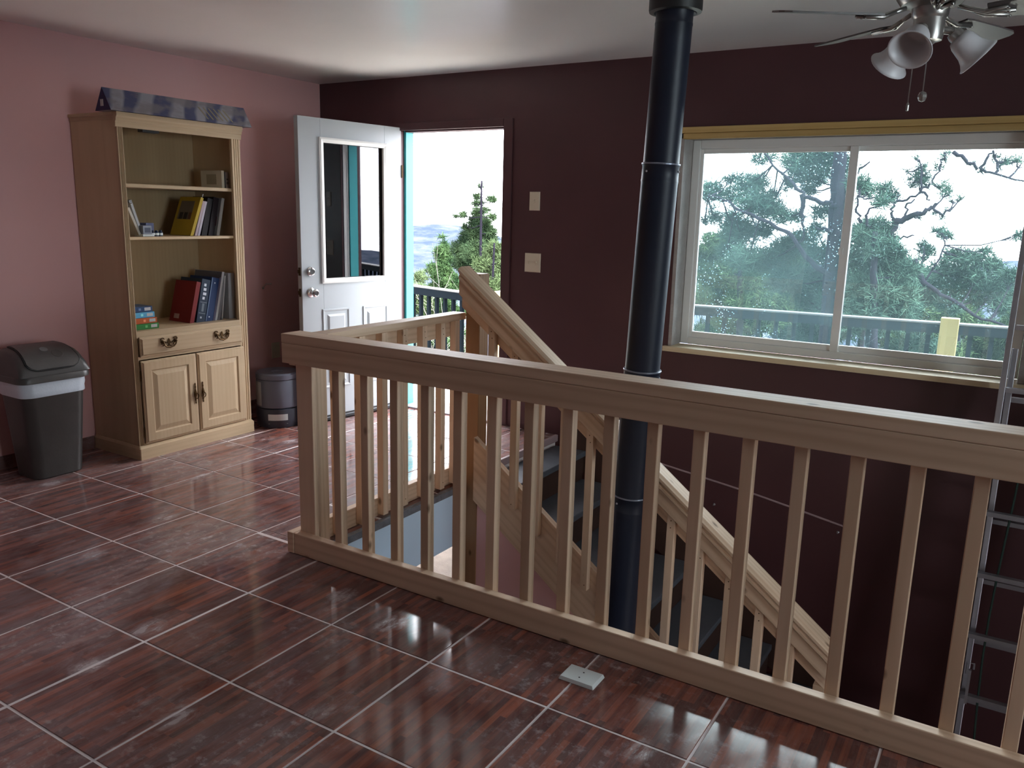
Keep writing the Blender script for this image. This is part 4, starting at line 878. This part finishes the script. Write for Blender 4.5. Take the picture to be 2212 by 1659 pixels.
CL={'big':[(-3.11,10.19,1.75,0.11),(-2.97,10.11,1.89,0.16),(-3.21,10.28,1.96,0.08),(-2.83,10.14,1.92,0.12),(-2.86,10.09,1.67,0.21),(-2.73,10.28,1.62,0.17),(-3.23,10.58,1.44,0.18),(-3.11,10.51,1.3,0.22),(-2.82,10.49,1.34,0.16),(-2.53,10.18,1.54,0.12),(-2.55,10.36,1.9,0.09),(-2.87,10.21,2.19,0.08),(-2.72,10.15,2.21,0.07),(-2.41,10.11,2.18,0.16),(-2.27,10.17,2.24,0.16),(-2.22,10.59,2.18,0.16),(-2.44,10.53,2.05,0.15),(-2.24,10.52,1.99,0.13),(-2.33,10.51,1.85,0.1),(-2.01,10.16,2.21,0.14),(-1.91,10.23,2.11,0.14),(-1.9,10.41,1.91,0.12),(-1.91,10.47,1.69,0.13),(-2.15,10.55,1.58,0.12),(-2.19,10.56,1.36,0.11),(-2.34,10.1,1.52,0.09),(-2.31,10.4,1.25,0.16),(-2.5,10.44,1.13,0.19),(-2.69,10.34,1.01,0.21),(-2.1,10.15,1.1,0.16),(-1.98,10.32,1.12,0.12),(-2.88,10.1,1.0,0.2),(-3.3,10.59,1.06,0.12),(-3.47,10.55,1.5,0.1),(-3.52,10.37,1.78,0.12),(-3.45,10.22,1.83,0.15),(-3.44,10.58,1.78,0.1),(-3.55,10.38,1.44,0.06),(-3.52,10.56,1.61,0.05),(-2.75,10.54,1.8,0.08),(-1.78,10.34,1.37,0.11),(-1.76,10.29,1.05,0.14),(-2.02,10.4,0.76,0.19),(-2.27,10.3,0.81,0.21),(-1.84,10.14,0.57,0.16),(-2.47,10.23,0.74,0.2),(-2.18,10.52,0.51,0.21),(-1.64,10.08,0.75,0.13)],'left':[(-4.31,13.08,1.13,0.17),(-4.53,13.41,0.89,0.2),(-4.2,13.21,1.06,0.18),(-4.44,13.36,0.59,0.26),(-4.08,13.32,0.61,0.3),(-3.71,13.25,0.49,0.31),(-4.26,13.63,0.2,0.33),(-3.73,13.16,0.12,0.3),(-3.4,13.29,0.21,0.3),(-4.42,13.17,0.14,0.23),(-3.12,13.42,0.07,0.27),(-3.42,13.21,-0.08,0.27),(-3.96,13.26,-0.14,0.27),(-4.38,13.48,0.82,0.19)],'mid':[(-1.42,9.74,1.44,0.13),(-1.48,9.87,1.39,0.15),(-1.36,10.07,1.34,0.14),(-1.49,9.61,1.29,0.13),(-1.33,9.59,1.2,0.18),(-1.2,9.68,1.18,0.13),(-1.52,9.99,1.08,0.19),(-1.3,9.91,0.96,0.21),(-1.06,9.69,0.96,0.13),(-1.49,9.74,0.78,0.17),(-1.29,9.65,0.75,0.21),(-1.09,9.82,0.7,0.18),(-1.39,9.57,0.54,0.18),(-1.16,9.95,0.48,0.18),(-1.66,10.07,1.89,0.08),(-1.59,10.1,1.82,0.09),(-1.39,9.98,1.84,0.09),(-1.36,10.11,1.74,0.08),(-1.37,9.56,1.68,0.08),(-1.62,9.72,1.9,0.09)],'sparse':[(-1.08,10.15,1.92,0.11),(-1.13,10.09,1.94,0.1),(-1.03,9.98,1.99,0.09),(-1.13,10.14,2.17,0.05),(-1.22,10.04,2.03,0.04),(-1.08,10.1,2.09,0.06),(-0.88,9.94,2.07,0.06),(-0.84,9.91,2.15,0.05),(-0.84,9.99,2.22,0.05),(-0.83,9.89,1.86,0.1),(-0.8,9.97,1.79,0.07),(-0.72,10.15,1.73,0.05),(-0.65,9.95,1.75,0.04),(-0.86,9.85,1.6,0.04),(-0.79,9.86,1.55,0.04),(-0.76,9.9,1.63,0.04),(-1.04,10.09,1.55,0.03),(-1.26,9.96,1.79,0.03)],'right':[(-1.21,13.22,1.08,0.13),(-1.24,13.11,1.18,0.07),(-1.06,13.62,1.35,0.1),(-0.96,13.3,1.31,0.08),(-1.11,13.17,1.38,0.05),(-0.84,13.08,1.04,0.16),(-0.67,13.08,1.02,0.15),(-0.94,13.15,0.87,0.17),(-0.71,13.44,0.77,0.2),(-0.5,13.14,1.02,0.13),(-0.45,13.07,1.12,0.08),(-0.33,13.33,0.93,0.13),(-0.53,13.19,0.76,0.18),(-0.3,13.63,0.69,0.19),(-0.08,13.12,0.79,0.16),(-0.1,13.36,1.35,0.08),(-0.11,13.5,0.51,0.17),(-0.8,13.29,0.57,0.19),(-1.07,13.62,0.6,0.18),(-0.5,13.33,0.49,0.2),(-0.2,13.19,0.4,0.17),(-1.14,13.29,0.45,0.19),(-0.82,13.07,0.36,0.17)],'topright':[(-0.26,8.14,2.01,0.06),(-0.21,8.1,2.02,0.06),(-0.16,8.25,2.01,0.05),(-0.27,8.23,1.97,0.05),(-0.12,8.16,1.99,0.05),(-0.4,8.06,1.92,0.05),(-0.47,8.11,1.99,0.03),(-0.31,8.1,2.04,0.03)],'doorpine':[(-13.75,20.23,2.21,0.07),(-13.87,20.25,1.94,0.11),(-14.07,20.79,1.75,0.08),(-13.33,20.17,1.88,0.11),(-13.15,20.09,1.82,0.07),(-14.31,20.84,1.75,0.11),(-14.01,20.53,1.48,0.17),(-13.97,20.89,1.55,0.11),(-13.39,20.39,1.36,0.11),(-14.33,20.82,1.2,0.2),(-13.85,20.61,1.21,0.22),(-14.09,20.72,0.93,0.31),(-13.73,20.68,0.94,0.22),(-14.43,20.47,1.06,0.11),(-14.28,20.13,1.4,0.11),(-14.61,20.23,1.35,0.07),(-14.48,20.79,0.71,0.31),(-13.9,20.81,0.66,0.31),(-14.77,20.84,0.34,0.37),(-13.9,20.34,0.32,0.42),(-13.5,20.61,0.34,0.33),(-13.91,20.73,-0.03,0.37),(-14.59,20.6,-0.06,0.31),(-14.34,20.74,-0.34,0.31)],'doorpine2':[(-10.03,15.4,0.73,0.14),(-10.18,15.49,0.57,0.19),(-10.0,15.51,0.47,0.21),(-10.16,15.23,0.32,0.23),(-10.13,15.67,0.15,0.27),(-10.46,15.69,-0.03,0.28),(-9.75,15.1,-0.11,0.27),(-10.59,15.7,-0.2,0.24),(-10.32,15.69,-0.4,0.24)],'low':[(-13.85,17.5,-0.28,0.2),(-13.6,17.08,-0.61,0.27),(-13.81,17.65,-0.79,0.23),(-13.72,17.14,-1.0,0.3),(-13.69,17.7,-1.1,0.23)]}
BR={'big':[[(-1.93,10.0,2.64),(-1.91,10.0,2.29),(-1.89,10.0,1.63),(-1.85,10.0,0.63),(-1.81,10.0,-0.24)],[(-1.87,9.9,1.66),(-2.01,9.9,1.68),(-2.19,9.9,1.75),(-2.33,9.9,1.84),(-2.5,9.9,2.01),(-2.73,9.9,2.25),(-2.85,9.9,2.33)],[(-1.8,9.7,0.87),(-2.11,9.7,1.08),(-2.34,9.7,1.36),(-2.78,9.7,1.55),(-3.12,9.7,1.7),(-3.3,9.7,1.74)],[(-2.26,9.9,1.78),(-2.22,9.9,1.52),(-2.21,9.9,1.26)],[(-1.92,10.1,1.89),(-1.78,10.1,2.0),(-1.6,10.1,2.15)],[(-1.88,9.9,1.37),(-2.08,9.9,1.42)],[(-1.89,10.1,1.05),(-1.69,10.1,1.17)]],'sparse':[[(-1.37,9.8,0.89),(-1.35,9.8,1.19),(-1.3,9.8,1.35),(-1.23,9.8,1.49),(-1.12,9.8,1.54),(-0.99,9.8,1.59),(-0.89,9.8,1.66),(-0.85,9.8,1.69)],[(-1.23,9.8,1.49),(-1.28,9.8,1.59),(-1.27,9.8,1.69),(-1.14,9.8,1.73),(-1.03,9.8,1.8),(-0.95,9.8,1.86),(-0.92,9.8,1.93),(-0.87,9.8,2.07),(-0.84,9.8,2.21)],[(-1.12,9.8,1.54),(-1.14,9.8,1.69),(-1.07,9.8,1.74)],[(-1.3,9.8,1.35),(-1.16,9.8,1.32),(-1.03,9.8,1.36)],[(-0.88,9.8,1.65),(-0.79,9.8,1.58),(-0.73,9.8,1.62)],[(-1.01,9.8,1.81),(-0.92,9.8,1.73)],[(-1.03,9.8,1.8),(-1.02,9.8,1.88),(-1.07,9.8,2.14)]],'mid':[[(-1.38,9.5,1.39),(-1.34,9.5,0.9),(-1.26,9.5,0.11)],[(-1.52,9.5,1.48),(-1.59,9.5,1.63),(-1.59,9.5,1.77),(-1.48,9.5,1.73)],[(-1.47,9.5,1.46),(-1.46,9.5,1.63),(-1.37,9.5,1.68)]],'right':[[(-1.3,12.7,1.0),(-1.18,12.7,0.75),(-1.05,12.7,0.63),(-0.74,12.7,0.46),(-0.38,12.7,0.23),(0.06,12.7,0.15)],[(-1.15,12.8,0.68),(-0.99,12.8,1.01),(-0.95,12.8,1.2),(-1.0,12.8,1.36)],[(-1.23,12.8,0.8),(-1.2,12.8,1.13)],[(-1.37,12.7,0.9),(-1.18,12.7,0.71)]],'topright':[[(-0.62,8.0,2.08),(-0.5,8.0,1.99),(-0.36,8.0,1.92),(-0.19,8.0,1.87),(0.01,8.0,1.84)],[(-0.4,8.0,1.93),(-0.37,8.0,2.02),(-0.33,8.0,2.07)],[(-0.29,8.0,1.9),(-0.29,8.0,2.0),(-0.33,8.0,2.09)]],'doorpine':[[(-13.54,20.0,2.39),(-13.54,20.0,1.61),(-13.54,20.0,0.42),(-13.53,20.0,-0.94)]],'doorpine2':[[(-9.8,15.0,0.85),(-9.82,15.0,0.1),(-9.81,15.0,-0.72)]],'left':[[(-3.84,13.0,1.15),(-3.78,13.0,0.28),(-3.72,13.0,-0.62)]]}
def nearest_branch(lines, c):
    best = None
    for ln in lines:
        for q in ln:
            d = (Vector(q) - Vector(c)).length
            if best is None or d < best[0]: best = (d, q)
    return best[1]
def pine_tree(key, name, label, trunk_r, per, L, wd, mat, base_z, trunk_first=True, twigs=True, group=None):
    br = BR[key]; base = Vector(br[0][-1]) if trunk_first else Vector(br[0][0])
    root = thing(name, label, 'tree', (base.x, base.y, base_z), group)
    lines = []
    tm = MB()
    first = list(br[0])
    if trunk_first:
        first = first + [(first[-1][0] + .02, first[-1][1], base_z)]; first = first[::-1]
        lines.append(wobble(first, trunk_r * 1.15, trunk_r * .55, tm, 5, trunk_r * .12, 10))
    else: lines.append(wobble(first, trunk_r, trunk_r * .3, tm, 4, .02, 7))
    build('trunk', tm, 'bark', root, smooth=True)
    bm_ = MB()
    for ln in br[1:]: lines.append(wobble(ln, min(.034, max(.014, trunk_r * .30)), .008, bm_, 4, .02, 6))
    if twigs:
        for (x, y, z, r) in CL[key]:
            q = nearest_branch(lines, (x, y, z)); a = Vector(q); c = Vector((x, y, z)); d = (c - a).length
            mid = a.lerp(c, .5) + Vector((0, 0, -.06 * d))
            bm_.tube([a, mid, c], [.011, .009, .005], 5)
            for k in range(4):
                e = c + Vector((random.gauss(0, 1), random.gauss(0, 1), random.gauss(.2, .8))).normalized() * r * .8
                bm_.tube([mid.lerp(c, .5), e], [.006, .003], 4)
    if bm_.v: o_ = build('branches', bm_, 'bark', root); o_['kind'] = 'stuff'
    needle_mesh('needles', CL[key], per, L, wd, mat, root)
    return root
pine_tree('big', 'pine_tree', 'big dark pine with a thick straight trunk behind the left window pane', .105, 150, .13, .008, 'pine2', -2.7)
pine_tree('left', 'pine_tree', 'bushy light green pine low in the left corner of the window', .06, 150, .14, .011, 'pine', -2.9)
pine_tree('mid', 'pine_tree', 'dense rounded pine just right of the window mullion', .05, 170, .13, .008, 'pine2', -2.7)
pine_tree('sparse', 'pine_tree', 'gnarled nearly bare pine reaching right across the open sky in the window', .055, 130, .09, .006, 'pine2', -2.7, trunk_first=False)
pine_tree('right', 'pine_tree', 'low spreading juniper like tree at the right of the window', .045, 130, .11, .010, 'pine2', -2.9, trunk_first=False)
pine_tree('topright', 'pine_tree', 'overhanging pine branch in the top right corner of the window', .018, 110, .08, .005, 'pine2', 1.2, trunk_first=False)
pine_tree('doorpine', 'pine_tree', 'tall ragged pine with a thin open top seen through the doorway', .045, 120, .16, .014, 'pine', -4.5)
pine_tree('doorpine2', 'pine_tree', 'soft pale green pine at the right side of the doorway view', .035, 140, .13, .012, 'pine3', -3.4)
# spruce beyond the railing
sp = thing('spruce_tree', 'bright green conical young spruce in the middle of the doorway view', 'tree', (-16.43, 22, -5))
tm = MB().tube([(-16.43, 22, -5), (-16.43, 22, .75)], [.10, .012], 8); build('trunk', tm, 'bark', sp)
cl = []
for k in range(520):
    t = random.random() ** .6; z = .75 - t * 4.6; R_ = .08 + t * 1.55 * (1 if t < .75 else 1.0); a = random.uniform(0, 2 * pi); rr_ = R_ * random.uniform(.35, 1.0) * (.8 + .35 * sin(z * 7 + a))
    cl.append((-16.43 + rr_ * cos(a), 22 + rr_ * sin(a), z - .18 * rr_, .10 + .13 * t))
needle_mesh('needles', cl, 45, .17, .017, 'spruce', sp, up=-.05, squash=.5)
b0 = thing('juniper_bush', 'low yellow green juniper at the left edge of the doorway view', 'bush', (-14, 17, -3.4))
build('stem', MB().tube([(-14.0, 17, -3.4), (-13.9, 17, -.6)], [.06, .02], 7), 'bark', b0)
needle_mesh('needles', CL['low'], 130, .13, .012, 'pine3', b0)
def fill_tree(x, y, zb, zt, R_, mat, label, nclump=70):
    root = thing('pine_tree', label, 'tree', (x, y, zb)); build('trunk', MB().tube([(x, y, zb), (x, y, zt - .3)], [.12, .03], 8), 'bark', root)
    cl = []
    for k in range(nclump):
        t = random.random(); a = random.uniform(0, 2 * pi); rr_ = R_ * (.35 + .65 * sin(pi * min(1, .15 + t * .85))) * random.uniform(.4, 1)
        cl.append((x + rr_ * cos(a), y + rr_ * sin(a), zt - t * (zt - zb) * .8, .30))
    needle_mesh('needles', cl, 60, .18, .015, mat, root)
fill_tree(-4.2, 16, -3.2, .9, 1.5, 'pine', 'mid green pine behind the big trunk, left half of the window')
fill_tree(-2.2, 15, -3.1, .75, 1.4, 'pine2', 'blue green pine filling the gap behind the big trunk')
fill_tree(-.9, 18, -3.5, .15, 1.7, 'pine', 'distant green pine low behind the yellow deck post')
fill_tree(1.0, 20, -3.8, .0, 1.9, 'pine2', 'distant pine at the far right edge of the window')
fill_tree(-9.2, 19, -4.0, -.4, 1.5, 'pine3', 'pale pine low behind the dry brush, right of the spruce')
# bare brush
def bare_shrub(x, y, zb, h, R_, label, stems=16, seed=0):
    rs_ = random.Random(seed); root = thing('bare_shrub', label, 'bush', (x, y, zb)); mb = MB()
    def grow(p, d, L_, r, lev):
        q = p + d * L_; mid = p.lerp(q, .5) + Vector((rs_.uniform(-1, 1), rs_.uniform(-1, 1), 0)) * L_ * .08
        mb.tube([p, mid, q], [r, r * .85, r * .65], 3, False)
        if lev == 0: return
        for _ in range(3 if lev > 1 else 6):
            nd = (d + Vector((rs_.gauss(0, .75), rs_.gauss(0, .75), rs_.gauss(-.05, .45)))).normalized(); grow(p.lerp(q, rs_.uniform(.45, 1)), nd, L_ * rs_.uniform(.5, .8), r * .6, lev - 1)
    for _ in range(stems):
        a = rs_.uniform(0, 2 * pi); d = Vector((cos(a) * rs_.uniform(.05, .5), sin(a) * rs_.uniform(.05, .5), 1)).normalized()
        grow(Vector((x + rs_.gauss(0, R_), y + rs_.gauss(0, R_), zb)), d, h * .40 * rs_.uniform(.75, 1.1), .0085, 3)
    o_ = build('twigs', mb, 'twig', root); o_['kind'] = 'stuff'; return root
sp_ = [(-7.3, 9.4, 3.5, 'tangled bare brush behind the deck railing, left part of the doorway view'), (-6.3, 9.5, 3.45, 'tangled bare brush behind the deck railing, middle of the doorway view'), (-5.3, 9.6, 3.4, 'tangled bare brush behind the deck railing, right part of the doorway view'),
       (-2.9, 9.0, 2.8, 'bare brush behind the railing, left corner of the window'), (-1.7, 9.2, 2.7, 'bare brush at the foot of the big pine trunk'), (-.7, 9.0, 2.7, 'bare brush behind the yellow deck post'), (.5, 9.3, 2.8, 'bare brush behind the railing near the ladder')]
for i, (x, y, h_, lab) in enumerate(sp_): bare_shrub(x, y, -2.62, h_, .42, lab, 16, i + 3)
